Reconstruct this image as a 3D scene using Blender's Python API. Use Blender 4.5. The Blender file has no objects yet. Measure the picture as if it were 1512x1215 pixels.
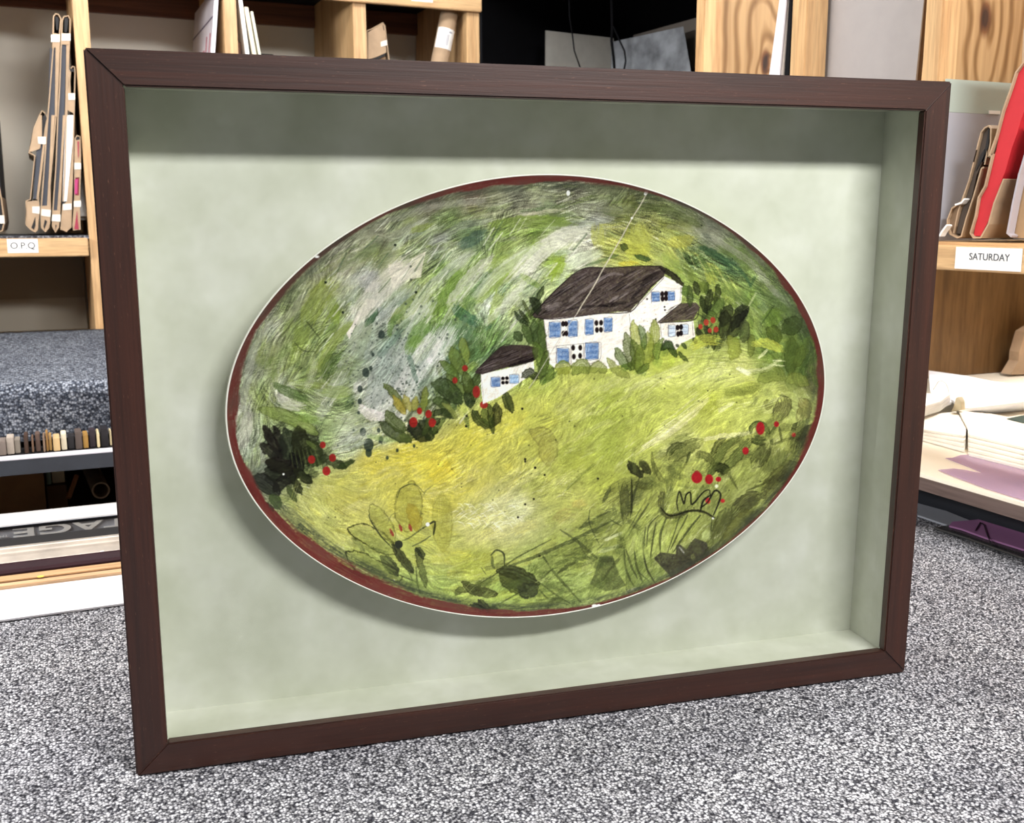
import bpy, math
import numpy as np
from mathutils import Vector, Matrix
scene = bpy.context.scene
COL = scene.collection
ZT = 0.9                                   # height of the carpeted table above the floor; scene code below works in table height

# ---------------------------------------------------------------- camera model
F = 1554.0
R_ = np.array([.9155, -.4023, -.0020]); U_ = np.array([.0737, .1626, .9839]); W_ = np.array([.3955, .9010, -.1785])
R_ = R_-W_*(R_@W_)/(W_@W_); R_ /= np.linalg.norm(R_); W_ /= np.linalg.norm(W_); U_ = np.cross(R_, W_)
CAM = np.array([0, 0, .4907])
def at(px, py, ax, v):
    """point of the place seen at photo pixel px,py on the plane axis=v"""
    d = W_+R_*((px-756)/F)+U_*((607.5-py)/F)
    return CAM+d*((v-CAM[ax])/d[ax])
def topx(P):
    Q = P-CAM; d = Q@W_
    return 756+F*(Q@R_)/d, 607.5-F*(Q@U_)/d

# ---------------------------------------------------------------- mesh helpers
class MB:
    def __init__(s): s.v = []; s.f = []
    def add(s, vs, fs):
        k = len(s.v); s.v += [tuple(map(float, v)) for v in vs]; s.f += [tuple(i+k for i in f) for f in fs]; return s
    def box(s, x0, x1, y0, y1, z0, z1):
        v = [(x, y, z) for z in (z0, z1) for y in (y0, y1) for x in (x0, x1)]
        return s.add(v, [(0, 2, 3, 1), (4, 5, 7, 6), (0, 1, 5, 4), (2, 6, 7, 3), (0, 4, 6, 2), (1, 3, 7, 5)])
    def prism(s, pts, ext):
        pts = [np.array(p, float) for p in pts]; ext = np.array(ext, float); n = len(pts)
        return s.add(pts+[p+ext for p in pts], [tuple(range(n)), tuple(range(2*n-1, n-1, -1))]+[(i, i+n, (i+1) % n+n, (i+1) % n) for i in range(n)])
    def tube(s, pts, r, seg=10, cap=True, inner=None):
        pts = [np.array(p, float) for p in pts]; rings = []
        for i, p in enumerate(pts):
            t = pts[min(i+1, len(pts)-1)]-pts[max(i-1, 0)]; t = t/np.linalg.norm(t)
            a = np.cross(t, (0, 0, 1)) if abs(t[2]) < .9 else np.cross(t, (1, 0, 0)); a /= np.linalg.norm(a); b = np.cross(t, a)
            rings.append([p+r*(math.cos(2*math.pi*k/seg)*a+math.sin(2*math.pi*k/seg)*b) for k in range(seg)])
        if inner:
            for i, j in ((len(pts)-1, 0), (0, 0)):
                t = pts[-1]-pts[0]; p = pts[i]; c = np.array(rings[i])
                rings.append([p+(q-p)*inner/r for q in c])
            m = len(rings); fs = []
            order = list(range(len(pts)))+[m-2, m-1]
            k0 = [v for rg in rings for v in rg]
            for a_, b_ in zip(order, order[1:]+order[:1]):
                fs += [(a_*seg+k, a_*seg+(k+1) % seg, b_*seg+(k+1) % seg, b_*seg+k) for k in range(seg)]
            return s.add(k0, fs)
        fs = [(i*seg+k, i*seg+(k+1) % seg, (i+1)*seg+(k+1) % seg, (i+1)*seg+k) for i in range(len(pts)-1) for k in range(seg)]
        if cap: fs += [tuple(range(seg)), tuple(range(len(pts)*seg-1, (len(pts)-1)*seg-1, -1))]
        return s.add([v for rg in rings for v in rg], fs)

def base(o):
    return np.array(o['_o']) if '_o' in o else np.zeros(3)
def link(name, me, mat, parent=None, origin=None, smooth=False):
    o = bpy.data.objects.new(name, me); COL.objects.link(o)
    if mat: me.materials.append(mat)
    if parent is not None: o.parent = parent
    elif origin is not None: o.location = (origin[0], origin[1], origin[2]+ZT)
    if smooth:
        for p in me.polygons: p.use_smooth = True
    return o
ORG = {}
def build(name, mb, mat, parent=None, bevel=0, smooth=False, seg=2, local=False):
    """one mesh object; vertices in place coordinates (or local ones of the parent)"""
    v = np.array(mb.v)
    if local: og = np.zeros(3)
    elif parent is not None: og = ORG[parent.name]
    else: og = np.array([(v[:, 0].min()+v[:, 0].max())/2, (v[:, 1].min()+v[:, 1].max())/2, v[:, 2].min()])
    me = bpy.data.meshes.new(name); me.from_pydata([tuple(p) for p in v-og], [], mb.f); me.update()
    import bmesh
    bm = bmesh.new(); bm.from_mesh(me); bmesh.ops.recalc_face_normals(bm, faces=bm.faces)
    if bevel:
        bmesh.ops.bevel(bm, geom=[e for e in bm.edges if len(e.link_faces) == 2 and e.calc_face_angle(0) > .5], offset=bevel, segments=seg, affect='EDGES', clamp_overlap=True)
    bm.to_mesh(me); bm.free()
    o = link(name, me, mat, parent, og, smooth or bool(bevel))
    if bevel and not smooth:
        for p in me.polygons: p.use_smooth = False
    ORG[o.name] = og
    return o
def thing(name, label, cat, loc, group=None, rot=None):
    o = bpy.data.objects.new(name, None); COL.objects.link(o); o.empty_display_size = .05
    if rot is not None: o.matrix_world = Matrix.Translation((loc[0], loc[1], loc[2]+ZT)) @ rot
    else: o.location = (loc[0], loc[1], loc[2]+ZT)
    ORG[o.name] = np.array(loc, float)
    o['label'] = label; o['category'] = cat
    if group: o['group'] = group
    return o
def tag(o, label, cat, group=None):
    o['label'] = label; o['category'] = cat
    if group: o['group'] = group
    return o
def struct(o): o['kind'] = 'structure'; return o

# ---------------------------------------------------------------- materials
def srgb(c):
    return tuple(((v/255)/12.92 if v/255 <= .04045 else ((v/255+.055)/1.055)**2.4) for v in c)+(1,)
class NT:
    def __init__(s, name):
        s.m = bpy.data.materials.new(name); s.m.use_nodes = True; s.t = s.m.node_tree; s.b = s.t.nodes['Principled BSDF']; s.out = s.t.nodes['Material Output']
        s.tc = s.t.nodes.new('ShaderNodeTexCoord').outputs['Object']
    def n(s, k, **kw):
        o = s.t.nodes.new('ShaderNode'+k)
        for a, v in kw.items():
            if a[0] == '_': setattr(o, a[1:], v)
            else: o.inputs[a.replace('0', ' ')].default_value = v
        return o
    def l(s, a, b): s.t.links.new(a, b)
    def mapping(s, sc, rot=(0, 0, 0)):
        m = s.n('Mapping'); m.inputs['Scale'].default_value = sc; m.inputs['Rotation'].default_value = rot; s.l(s.tc, m.inputs['Vector']); return m.outputs[0]
    def noise(s, vec, scale, detail=4, rough=.55, dist=0):
        o = s.n('TexNoise'); o.inputs['Scale'].default_value = scale; o.inputs['Detail'].default_value = detail; o.inputs['Roughness'].default_value = rough; o.inputs['Distortion'].default_value = dist
        s.l(vec, o.inputs['Vector']); return o.outputs['Fac']
    def ramp(s, fac, stops):
        r = s.n('ValToRGB'); e = r.color_ramp.elements
        while len(e) < len(stops): e.new(.5)
        for q, (p, c) in zip(e, stops): q.position = p; q.color = srgb(c)
        s.l(fac, r.inputs[0]); return r.outputs[0]
    def mul(s, a, b, f=1.):
        m = s.n('Mix', _data_type='RGBA', _blend_type='MULTIPLY'); m.inputs[0].default_value = f; s.l(a, m.inputs[6]); s.l(b, m.inputs[7]); return m.outputs[2]
    def bump(s, h, st, dist=.001):
        b = s.n('Bump'); b.inputs['Strength'].default_value = st; b.inputs['Distance'].default_value = dist; s.l(h, b.inputs['Height']); s.l(b.outputs[0], s.b.inputs['Normal'])
MATS = {}
def plain(name, c, rough=.6, metal=0, var=.0, scale=30, spec=.5, coat=0, bump=0):
    if name in MATS: return MATS[name]
    k = NT(name); k.b.inputs['Roughness'].default_value = rough; k.b.inputs['Metallic'].default_value = metal; k.b.inputs['Specular IOR Level'].default_value = spec; k.b.inputs['Coat Weight'].default_value = coat
    f = k.noise(k.tc, scale, 5)
    lo = tuple(v*(1-var) for v in c); hi = tuple(min(255, v*(1+var)) for v in c)
    k.l(k.ramp(f, [(.3, lo), (.7, hi)]), k.b.inputs['Base Color'])
    if bump: k.bump(f, bump, .002)
    MATS[name] = k.m; return k.m
def wood(name, light, dark, axis, scale=1., rough=.5, coat=0, knots=False, grain=30, coatr=.2, pores=False):
    """grain runs along the axis"""
    if name in MATS: return MATS[name]
    k = NT(name); k.b.inputs['Roughness'].default_value = rough; k.b.inputs['Coat Weight'].default_value = coat; k.b.inputs['Coat Roughness'].default_value = coatr
    sc = [grain*scale]*3; sc['XYZ'.index(axis)] = 1.6*scale
    vec = k.mapping(sc)
    f1 = k.noise(vec, 1, 6, .6, .6); f2 = k.noise(vec, 6, 3, .6)
    a = k.ramp(f1, [(.28, dark), (.45, tuple((l*2+d)/3 for l, d in zip(light, dark))), (.62, light)])
    b = k.ramp(f2, [(.3, (205, 200, 195)), (.6, (255, 255, 255))])
    c = k.mul(a, b, .8)
    if knots:
        v = k.n('TexVoronoi'); v.inputs['Scale'].default_value = 1
        s2 = [5.5, 5.5, 5.5]; s2['XYZ'.index(axis)] = 3
        k.l(k.mapping(s2), v.inputs['Vector'])
        c = k.mul(c, k.ramp(v.outputs['Distance'], [(.03, (70, 40, 24)), (.1, (190, 150, 110)), (.2, (255, 255, 255))]))
    if pores:
        s3 = [900]*3; s3['XYZ'.index(axis)] = 120
        pf = k.ramp(k.noise(k.mapping(s3), 1, 2), [(.66, (0, 0, 0)), (.74, (255, 255, 255))])
        mx = k.n('Mix', _data_type='RGBA', _blend_type='MIX'); mm = k.n('Math', _operation='MULTIPLY'); mm.inputs[1].default_value = .2; k.l(pf, mm.inputs[0]); k.l(mm.outputs[0], mx.inputs[0])
        k.l(c, mx.inputs[6]); mx.inputs[7].default_value = srgb((168, 120, 96)); c = mx.outputs[2]
    k.l(c, k.b.inputs['Base Color']); k.bump(f2, .25, .0006)
    MATS[name] = k.m; return k.m
def plywood(name, light, dark):
    if name in MATS: return MATS[name]
    k = NT(name); k.b.inputs['Roughness'].default_value = .6
    vec = k.mapping((4, 4, 1.6)); w = k.n('TexNoise'); w.inputs['Scale'].default_value = 1.6; w.inputs['Detail'].default_value = 1; w.inputs['Distortion'].default_value = .8; k.l(vec, w.inputs['Vector'])
    m = k.n('Math', _operation='MULTIPLY'); m.inputs[1].default_value = 26; k.l(w.outputs['Fac'], m.inputs[0])
    s = k.n('Math', _operation='SINE'); k.l(m.outputs[0], s.inputs[0])
    m2 = k.n('Math', _operation='MULTIPLY_ADD'); m2.inputs[1].default_value = .5; m2.inputs[2].default_value = .5; k.l(s.outputs[0], m2.inputs[0])
    a = k.ramp(m2.outputs[0], [(.0, light), (.72, tuple((l+d)/2 for l, d in zip(light, dark))), (1, dark)])
    v = k.n('TexVoronoi'); v.inputs['Scale'].default_value = 1; k.l(k.mapping((5, 5, 3.2)), v.inputs['Vector'])
    c = k.mul(a, k.ramp(v.outputs['Distance'], [(.04, (60, 36, 22)), (.09, (150, 110, 80)), (.22, (255, 255, 255))]))
    c = k.mul(c, k.ramp(k.noise(k.mapping((60, 60, 3)), 1, 4), [(.3, (215, 208, 200)), (.6, (255, 255, 255))]))
    k.l(c, k.b.inputs['Base Color']); MATS[name] = k.m; return k.m
def knotply(name, c):
    """plywood face: rings wandering round one knot"""
    k = NT(name); k.b.inputs['Roughness'].default_value = .6
    def ringed(c, kx, kz, freq):
        m = k.n('Mapping', _vector_type='POINT'); m.inputs['Location'].default_value = (-c[0]*kx, 0, -c[2]*kz); m.inputs['Scale'].default_value = (kx, 0, kz); k.l(k.tc, m.inputs['Vector'])
        w = k.n('TexNoise'); w.inputs['Scale'].default_value = 1.0; w.inputs['Detail'].default_value = 2; k.l(k.mapping((7, 7, 4.5)), w.inputs['Vector'])
        sub = k.n('VectorMath', _operation='SCALE'); sub.inputs['Scale'].default_value = .16; k.l(w.outputs['Color'], sub.inputs[0])
        ad = k.n('VectorMath', _operation='ADD'); k.l(m.outputs[0], ad.inputs[0]); k.l(sub.outputs[0], ad.inputs[1])
        off = k.n('VectorMath', _operation='SUBTRACT'); k.l(ad.outputs[0], off.inputs[0]); off.inputs[1].default_value = (.08, .08, .08)
        ln = k.n('VectorMath', _operation='LENGTH'); k.l(off.outputs[0], ln.inputs[0])
        l2 = k.n('VectorMath', _operation='LENGTH'); k.l(m.outputs[0], l2.inputs[0])
        return ln.outputs['Value'], l2.outputs['Value']
    d, d0 = ringed(c, 1.7, .75, 1)
    p = k.n('Math', _operation='POWER'); p.inputs[1].default_value = .6; k.l(d, p.inputs[0])
    m = k.n('Math', _operation='MULTIPLY'); m.inputs[1].default_value = 92; k.l(p.outputs[0], m.inputs[0])
    s = k.n('Math', _operation='SINE'); k.l(m.outputs[0], s.inputs[0])
    m2 = k.n('Math', _operation='MULTIPLY_ADD'); m2.inputs[1].default_value = .5; m2.inputs[2].default_value = .5; k.l(s.outputs[0], m2.inputs[0])
    a = k.ramp(m2.outputs[0], [(.35, (190, 158, 114)), (.75, (164, 130, 86)), (1, (138, 104, 62))])
    a = k.mul(a, k.ramp(d0, [(.008, (80, 54, 44)), (.015, (160, 124, 98)), (.024, (255, 255, 255))]))
    a = k.mul(a, k.ramp(k.noise(k.mapping((70, 70, 3)), 1, 4), [(.3, (222, 214, 204)), (.6, (255, 255, 255))]))
    k.l(a, k.b.inputs['Base Color']); return k.m
def carpet(name, lo, mid, hi, sc, gap=(130, 130, 134)):
    k = NT(name); k.b.inputs['Roughness'].default_value = .95; k.b.inputs['Specular IOR Level'].default_value = .1
    v = k.n('TexVoronoi'); v.inputs['Scale'].default_value = sc; k.l(k.tc, v.inputs['Vector'])
    g = k.n('SeparateColor'); k.l(v.outputs['Color'], g.inputs[0])
    a = k.ramp(g.outputs[0], [(.0, lo), (.35, mid), (.8, hi)])
    d = k.ramp(v.outputs['Distance'], [(.25, (255, 255, 255)), (.70, gap)])
    big = k.ramp(k.noise(k.tc, 9, 3), [(.35, (225, 225, 228)), (.65, (255, 255, 255))])
    k.l(k.mul(k.mul(a, d), big), k.b.inputs['Base Color'])
    n = k.noise(k.tc, sc*1.3, 2); k.bump(n, .6, .002)
    return k.m
def glass(name, tint, gloss=.5, rough=.0, body=0., bodyc=(200, 200, 200), ior=1.5):
    """thin sheet: fresnel mix of a tinted see-through and a mirror lobe"""
    k = NT(name); t = k.t; t.nodes.remove(k.b)
    tr = k.n('BsdfTransparent'); tr.inputs[0].default_value = srgb(tint)
    gl = k.n('BsdfGlossy'); gl.inputs['Roughness'].default_value = rough
    fr = k.n('Fresnel'); fr.inputs['IOR'].default_value = ior
    m = k.n('Math', _operation='MULTIPLY'); m.inputs[1].default_value = gloss; k.l(fr.outputs[0], m.inputs[0])
    src = tr.outputs[0]
    if body:
        df = k.n('BsdfDiffuse'); df.inputs[0].default_value = srgb(bodyc)
        mm = k.n('MixShader'); mm.inputs[0].default_value = body; k.l(tr.outputs[0], mm.inputs[1]); k.l(df.outputs[0], mm.inputs[2]); src = mm.outputs[0]
    mx = k.n('MixShader'); k.l(m.outputs[0], mx.inputs[0]); k.l(src, mx.inputs[1]); k.l(gl.outputs[0], mx.inputs[2]); k.l(mx.outputs[0], k.out.inputs[0])
    return k.m
def text_mesh(name, body, size, mat, parent, M, extrude=.0004, font_scale=(1, 1), bold=0., align='CENTER'):
    cu = bpy.data.curves.new('lettering_curve', 'FONT'); cu.body = body; cu.size = size; cu.extrude = extrude; cu.align_x = align; cu.align_y = 'CENTER'; cu.offset = bold
    ob = bpy.data.objects.new('lettering_source', cu); COL.objects.link(ob)
    bpy.context.view_layer.update()
    me = bpy.data.meshes.new_from_object(ob.evaluated_get(bpy.context.evaluated_depsgraph_get()))
    bpy.data.objects.remove(ob); bpy.data.curves.remove(cu)
    me.materials.clear()
    for v in me.vertices:
        q = M @ Vector((v.co.x*font_scale[0], v.co.y*font_scale[1], v.co.z)); v.co = q
    og = ORG[parent.name]
    for v in me.vertices: v.co = v.co-Vector(og)
    o = link(name, me, mat, parent); ORG[o.name] = og
    return o
import math
# ---------------------------------------------------------------- painting of the platter (numpy)
PX0, PY0, PS = 322, 246, 1.25
PW, PH = int(910*PS), int(680*PS)
prng = np.random.RandomState(11)
def vnoise(w, h, sx, sy, seed):
    r = np.random.RandomState(seed)
    gw, gh = max(2, int(w/sx)+3), max(2, int(h/sy)+3)
    g = r.rand(gh, gw).astype(np.float32)
    X = np.arange(w)/sx; Y = np.arange(h)/sy
    xi = X.astype(int); yi = Y.astype(int); fx = X-xi; fy = Y-yi
    fx = fx*fx*(3-2*fx); fy = fy*fy*(3-2*fy)
    a = g[yi][:, xi]*(1-fx)+g[yi][:, xi+1]*fx
    b = g[yi+1][:, xi]*(1-fx)+g[yi+1][:, xi+1]*fx
    return a*(1-fy[:, None])+b*fy[:, None]
GRAIN = vnoise(PW, PH, 2.2, 2.2, 5)
GRAIN2 = vnoise(PW, PH, 6, 6, 15)*.6+vnoise(PW, PH, 2.5, 2.5, 16)*.4
BRIS = np.random.RandomState(3).rand(4096).astype(np.float32)
canvas = np.zeros((PH, PW, 3), np.float32)

def blend(x0, y0, mask, col):
    h, w = mask.shape
    c = canvas[y0:y0+h, x0:x0+w]
    c += (np.array(col, np.float32)-c)*mask[..., None]

def curve(pts, n=7):
    p = np.array(pts, float)
    if len(p) < 3: return p
    q = np.vstack([2*p[0]-p[1], p, 2*p[-1]-p[-2]])
    out = []
    for i in range(1, len(q)-2):
        for t in np.linspace(0, 1, n, endpoint=False):
            out.append(.5*(2*q[i]+(q[i+1]-q[i-1])*t+(2*q[i-1]-5*q[i]+4*q[i+1]-q[i+2])*t*t+(3*q[i]-q[i-1]-3*q[i+1]+q[i+2])*t**3))
    out.append(q[-2]); return np.array(out)

def stroke(pts, w, col, a=1., taper=.0, bris=.35, soft=.25, jit=None, edge=0., tp=2.2):
    """pts in photo pixels, w full width in photo pixels"""
    p = (curve(pts)-(PX0, PY0))*PS; r = max(w*PS/2, .6)
    x0 = int(max(0, p[:, 0].min()-r-2)); x1 = int(min(PW, p[:, 0].max()+r+3))
    y0 = int(max(0, p[:, 1].min()-r-2)); y1 = int(min(PH, p[:, 1].max()+r+3))
    if x1 <= x0 or y1 <= y0: return
    gx, gy = np.meshgrid(np.arange(x0, x1), np.arange(y0, y1))
    best = np.full(gx.shape, 1e9); S = np.zeros(gx.shape); T = np.zeros(gx.shape)
    L = np.r_[0, np.cumsum(np.hypot(*np.diff(p, axis=0).T))]; tot = max(L[-1], 1e-3)
    for i in range(len(p)-1):
        d = p[i+1]-p[i]; l2 = max(d@d, 1e-6)
        u = ((gx-p[i, 0])*d[0]+(gy-p[i, 1])*d[1])/l2
        uc = np.clip(u, 0, 1)
        ex = gx-p[i, 0]-uc*d[0]; ey = gy-p[i, 1]-uc*d[1]
        dd = ex*ex+ey*ey
        m = dd < best
        best[m] = dd[m]
        ue = np.clip(u, -9 if i == 0 else 0, 9 if i == len(p)-2 else 1)
        S[m] = (L[i]+ue[m]*np.sqrt(l2))
        T[m] = ((d[0]*(gy-p[i, 1])-d[1]*(gx-p[i, 0]))/np.sqrt(l2))[m]
    s = np.clip(S/tot, 0, 1)
    rr = r*np.ones_like(s)
    if taper > 0: rr = r*np.clip(1-taper*np.abs(2*s-1)**tp, .05, 1)
    dist = np.sqrt(best)
    if r > 2.2: dist = dist+(GRAIN2[y0:y1, x0:x1]-.5)*min(r*.75, 5.5)
    m = np.clip((rr-dist)/max(min(soft*r*.8, 2.6), .8)+.3, 0, 1)
    seed = prng.randint(4096)
    if bris >= .4:
        kb = (seed+((T/r+1)*(3+r*.8)).astype(int)) % 4096
        e0 = BRIS[kb]*min(.9*r, .3*tot)-.2*r; e1 = BRIS[(kb+997) % 4096]*min(1.6*r, .4*tot)-.2*r
        m = m*np.clip((S-e0)/2+.5, 0, 1)*np.clip((tot-S-e1)/3+.5, 0, 1)
    if bris > 0:
        k = 7+int(r*1.1)
        b = BRIS[(seed+((T/r+1)*k).astype(int)) % 4096]*.65+BRIS[(seed*3+((T/r+1)*k).astype(int)*7+(S/(tot*.23+2)).astype(int)*131) % 4096]*.35
        m = m*np.clip(1-bris*(1.5*b-.1), 0, 1)
        m = m*(1-bris*.45*np.clip(GRAIN[y0:y1, x0:x1]*2.6-1.5, 0, 1))
    col = np.array(col, float)
    if jit: col = col*(1+prng.uniform(-jit, jit))+prng.uniform(-jit, jit, 3)*22
    blend(x0, y0, m*a, col)
    if edge > 0:
        e = np.exp(-((dist-rr*.92)/1.3)**2)*(dist < rr*1.2)
        blend(x0, y0, (e*edge*np.clip(.4+BRIS[(seed+(S*.15).astype(int)) % 4096], 0, 1)).astype(np.float32), col*.42)

def poly(pts, col, a=1., soft=.8, grain=.0):
    p = (np.array(pts, float)-(PX0, PY0))*PS
    x0 = int(max(0, p[:, 0].min()-2)); x1 = int(min(PW, p[:, 0].max()+3))
    y0 = int(max(0, p[:, 1].min()-2)); y1 = int(min(PH, p[:, 1].max()+3))
    gx, gy = np.meshgrid(np.arange(x0, x1), np.arange(y0, y1))
    acc = np.zeros(gx.shape)
    for ox in (-.25, .25):
        for oy in (-.25, .25):
            ins = np.zeros(gx.shape, bool); X = gx+ox; Y = gy+oy
            for i in range(len(p)):
                a0, b0 = p[i], p[i-1]
                if a0[1] == b0[1]: continue
                c = ((a0[1] > Y) != (b0[1] > Y)) & (X < (b0[0]-a0[0])*(Y-a0[1])/(b0[1]-a0[1])+a0[0])
                ins ^= c
            acc += ins
    m = acc/4*a
    if grain: m = m*(1-grain*GRAIN[y0:y1, x0:x1])
    blend(x0, y0, m, col)

def dot(x, y, r, col, a=1., ry=None):
    ry = ry or r
    cx, cy = (x-PX0)*PS, (y-PY0)*PS; R = r*PS; RY = ry*PS
    x0, x1, y0, y1 = int(cx-R-2), int(cx+R+3), int(cy-RY-2), int(cy+RY+3)
    if x0 < 0 or y0 < 0 or x1 > PW or y1 > PH: return
    gx, gy = np.meshgrid(np.arange(x0, x1), np.arange(y0, y1))
    d = np.hypot((gx-cx)/R, (gy-cy)/RY)
    blend(x0, y0, np.clip((1-d)*min(R, RY)+.6, 0, 1)*a, col)

# colour seen at places of the painting
CP = """640,300,95,90,75;700,290,105,95,78;760,290,104,108,88;840,288,108,110,92;900,300,98,106,74;950,302,78,88,52;1000,312,86,96,66;1050,338,112,116,96;
560,345,122,126,102;600,335,112,122,84;660,325,96,116,66;720,322,122,130,92;780,320,150,150,125;830,322,96,116,72;880,325,128,132,118;920,330,102,110,54;960,335,140,145,70;1000,340,118,128,60;1050,352,126,132,108;1100,378,92,112,60;
470,400,104,108,88;510,385,138,138,118;560,380,104,118,70;600,370,122,136,84;650,360,124,132,118;700,350,82,110,74;740,350,104,130,54;790,345,106,134,48;840,345,160,160,140;870,360,188,188,168;900,360,150,155,62;940,372,165,170,62;980,370,148,158,76;1030,380,80,104,54;1080,395,66,96,60;1130,412,100,120,62;
430,440,112,126,84;480,420,122,132,64;540,410,162,162,152;590,400,196,192,172;620,420,130,148,84;660,400,102,130,62;700,390,156,166,128;740,390,128,152,62;780,390,198,198,182;820,390,112,140,44;850,380,188,192,172;1030,420,128,148,62;1070,430,148,162,62;1110,440,92,120,52;1150,440,100,124,70;1170,462,90,110,62;
400,480,148,152,132;440,480,98,116,62;490,470,112,134,54;520,460,148,158,142;560,460,140,150,144;600,450,112,132,112;640,470,102,130,54;680,450,120,148,64;720,450,168,178,158;760,450,150,164,112;690,480,64,96,62;650,490,72,108,54;1050,480,112,130,54;1100,470,130,150,62;1140,490,100,124,62;1180,500,64,86,50;
370,540,114,122,102;400,530,126,136,94;440,520,116,134,64;470,540,112,130,62;500,540,76,102,44;540,520,132,146,132;570,530,118,136,126;600,530,104,126,108;620,510,84,118,64;640,530,186,192,182;600,560,70,96,84;660,520,74,110,82;690,520,64,100,54;720,500,84,118,54;1130,530,92,120,44;1170,540,66,92,44;1200,560,76,80,50;
360,600,150,154,140;390,590,112,130,64;420,580,180,182,166;450,575,94,116,54;480,580,140,150,112;510,590,122,144,84;540,580,158,164,158;570,600,196,196,190;590,570,142,150,140;440,620,122,148,74;400,620,140,158,112;
370,660,148,158,138;380,690,112,120,100;470,640,130,152,92;520,650,166,176,156;560,640,158,166,120;
550,680,186,182,64;600,670,192,186,60;650,690,196,190,62;700,650,182,182,62;500,730,168,172,80;540,760,172,176,86;470,760,158,168,86;600,740,186,186,72;650,740,178,178,68;700,700,182,182,76;750,680,172,176,76;750,620,182,186,72;800,600,168,178,72;850,580,164,174,80;900,600,150,168,64;950,580,164,178,80;1000,560,170,184,82;1050,560,178,192,98;1100,540,190,200,108;1100,570,174,188,78;1050,590,164,178,64;1000,610,168,182,76;950,640,160,174,72;1000,650,184,194,110;960,680,168,182,80;900,660,150,168,64;850,680,150,164,62;800,660,164,174,72;800,720,160,170,80;730,760,188,192,128;700,790,178,184,102;760,750,190,196,144;850,740,162,172,80;900,720,150,164,64;650,800,164,174,82;600,820,158,172,78;550,830,150,168,82;700,830,154,168,64;1150,580,172,186,90;1180,600,156,172,90;1100,620,182,196,92;1060,640,176,188,82;1150,640,150,164,72;
950,720,134,148,64;1000,700,150,164,72;900,780,122,138,58;850,820,134,152,64;800,850,140,162,80;750,880,130,158,72;850,870,148,172,88;950,850,124,146,72;960,800,150,168,80;1000,780,136,152,66;1050,740,124,138,66;1100,700,126,140,64;1150,680,104,116,58;1080,780,90,102,54;1030,830,84,92,52;650,870,140,164,78;600,860,140,164,86;800,565,150,168,70;900,560,160,175,78;980,530,165,182,70"""
CPa = np.array([[float(v) for v in s.split(',')] for s in CP.replace('\n', '').split(';') if s])
DP = "400,500,65;500,450,55;600,450,55;700,400,48;800,350,32;650,325,18;800,300,4;950,320,-8;1000,380,-32;1080,400,-38;1150,450,-52;1190,540,-75;350,600,85;370,520,70;430,430,48;520,360,32;600,560,60;700,500,55;450,600,-25;500,640,20;560,680,22;700,680,35;850,640,32;1000,600,30;1100,560,12;900,720,38;750,760,30;600,780,-30;480,770,-40;950,800,70;1100,720,50;700,860,6;1030,830,35;550,850,-25"
DPa = np.array([[float(v) for v in s.split(',')] for s in DP.split(';')])
_mw = CPa[:, 1] > np.interp(CPa[:, 0], (330, 440, 600, 740, 850, 1000, 1150, 1230), (800, 735, 650, 590, 540, 510, 495, 480))
CPa[_mw, 2:] = CPa[_mw, 2:]*.91+np.array((196, 190, 140))*.08
CPa[~_mw, 2:] = CPa[~_mw, 2:]*.93+np.array((186, 190, 176))*.07
def field(x, y):
    d = (CPa[:, 0]-x)**2+(CPa[:, 1]-y)**2
    w = 1/(d+60)**1.6
    return (w[:, None]*CPa[:, 2:]).sum(0)/w.sum()
def direc(x, y):
    d = (DPa[:, 0]-x)**2+(DPa[:, 1]-y)**2; w = 1/(d+900)**1.3
    a = np.radians(DPa[:, 2])*2
    return .5*np.arctan2((w*np.sin(a)).sum(), (w*np.cos(a)).sum())
# base coat
gy_, gx_ = np.mgrid[0:PH:8, 0:PW:8]
base = np.array([[field(PX0+x/PS, PY0+y/PS) for x in range(0, PW+8, 8)] for y in range(0, PH+8, 8)])
yy = np.arange(PH)/8; xx = np.arange(PW)/8; yi = yy.astype(int); xi = xx.astype(int)
fy = (yy-yi)[:, None, None]; fx = (xx-xi)[None, :, None]
canvas[:] = (base[yi][:, xi]*(1-fy)*(1-fx)+base[yi+1][:, xi]*fy*(1-fx)+base[yi][:, xi+1]*(1-fy)*fx+base[yi+1][:, xi+1]*fy*fx)
def inside(x, y, k=1.): return ((x-778)/(445*k))**2+((y-585)/(330*k))**2 < 1.05
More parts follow.
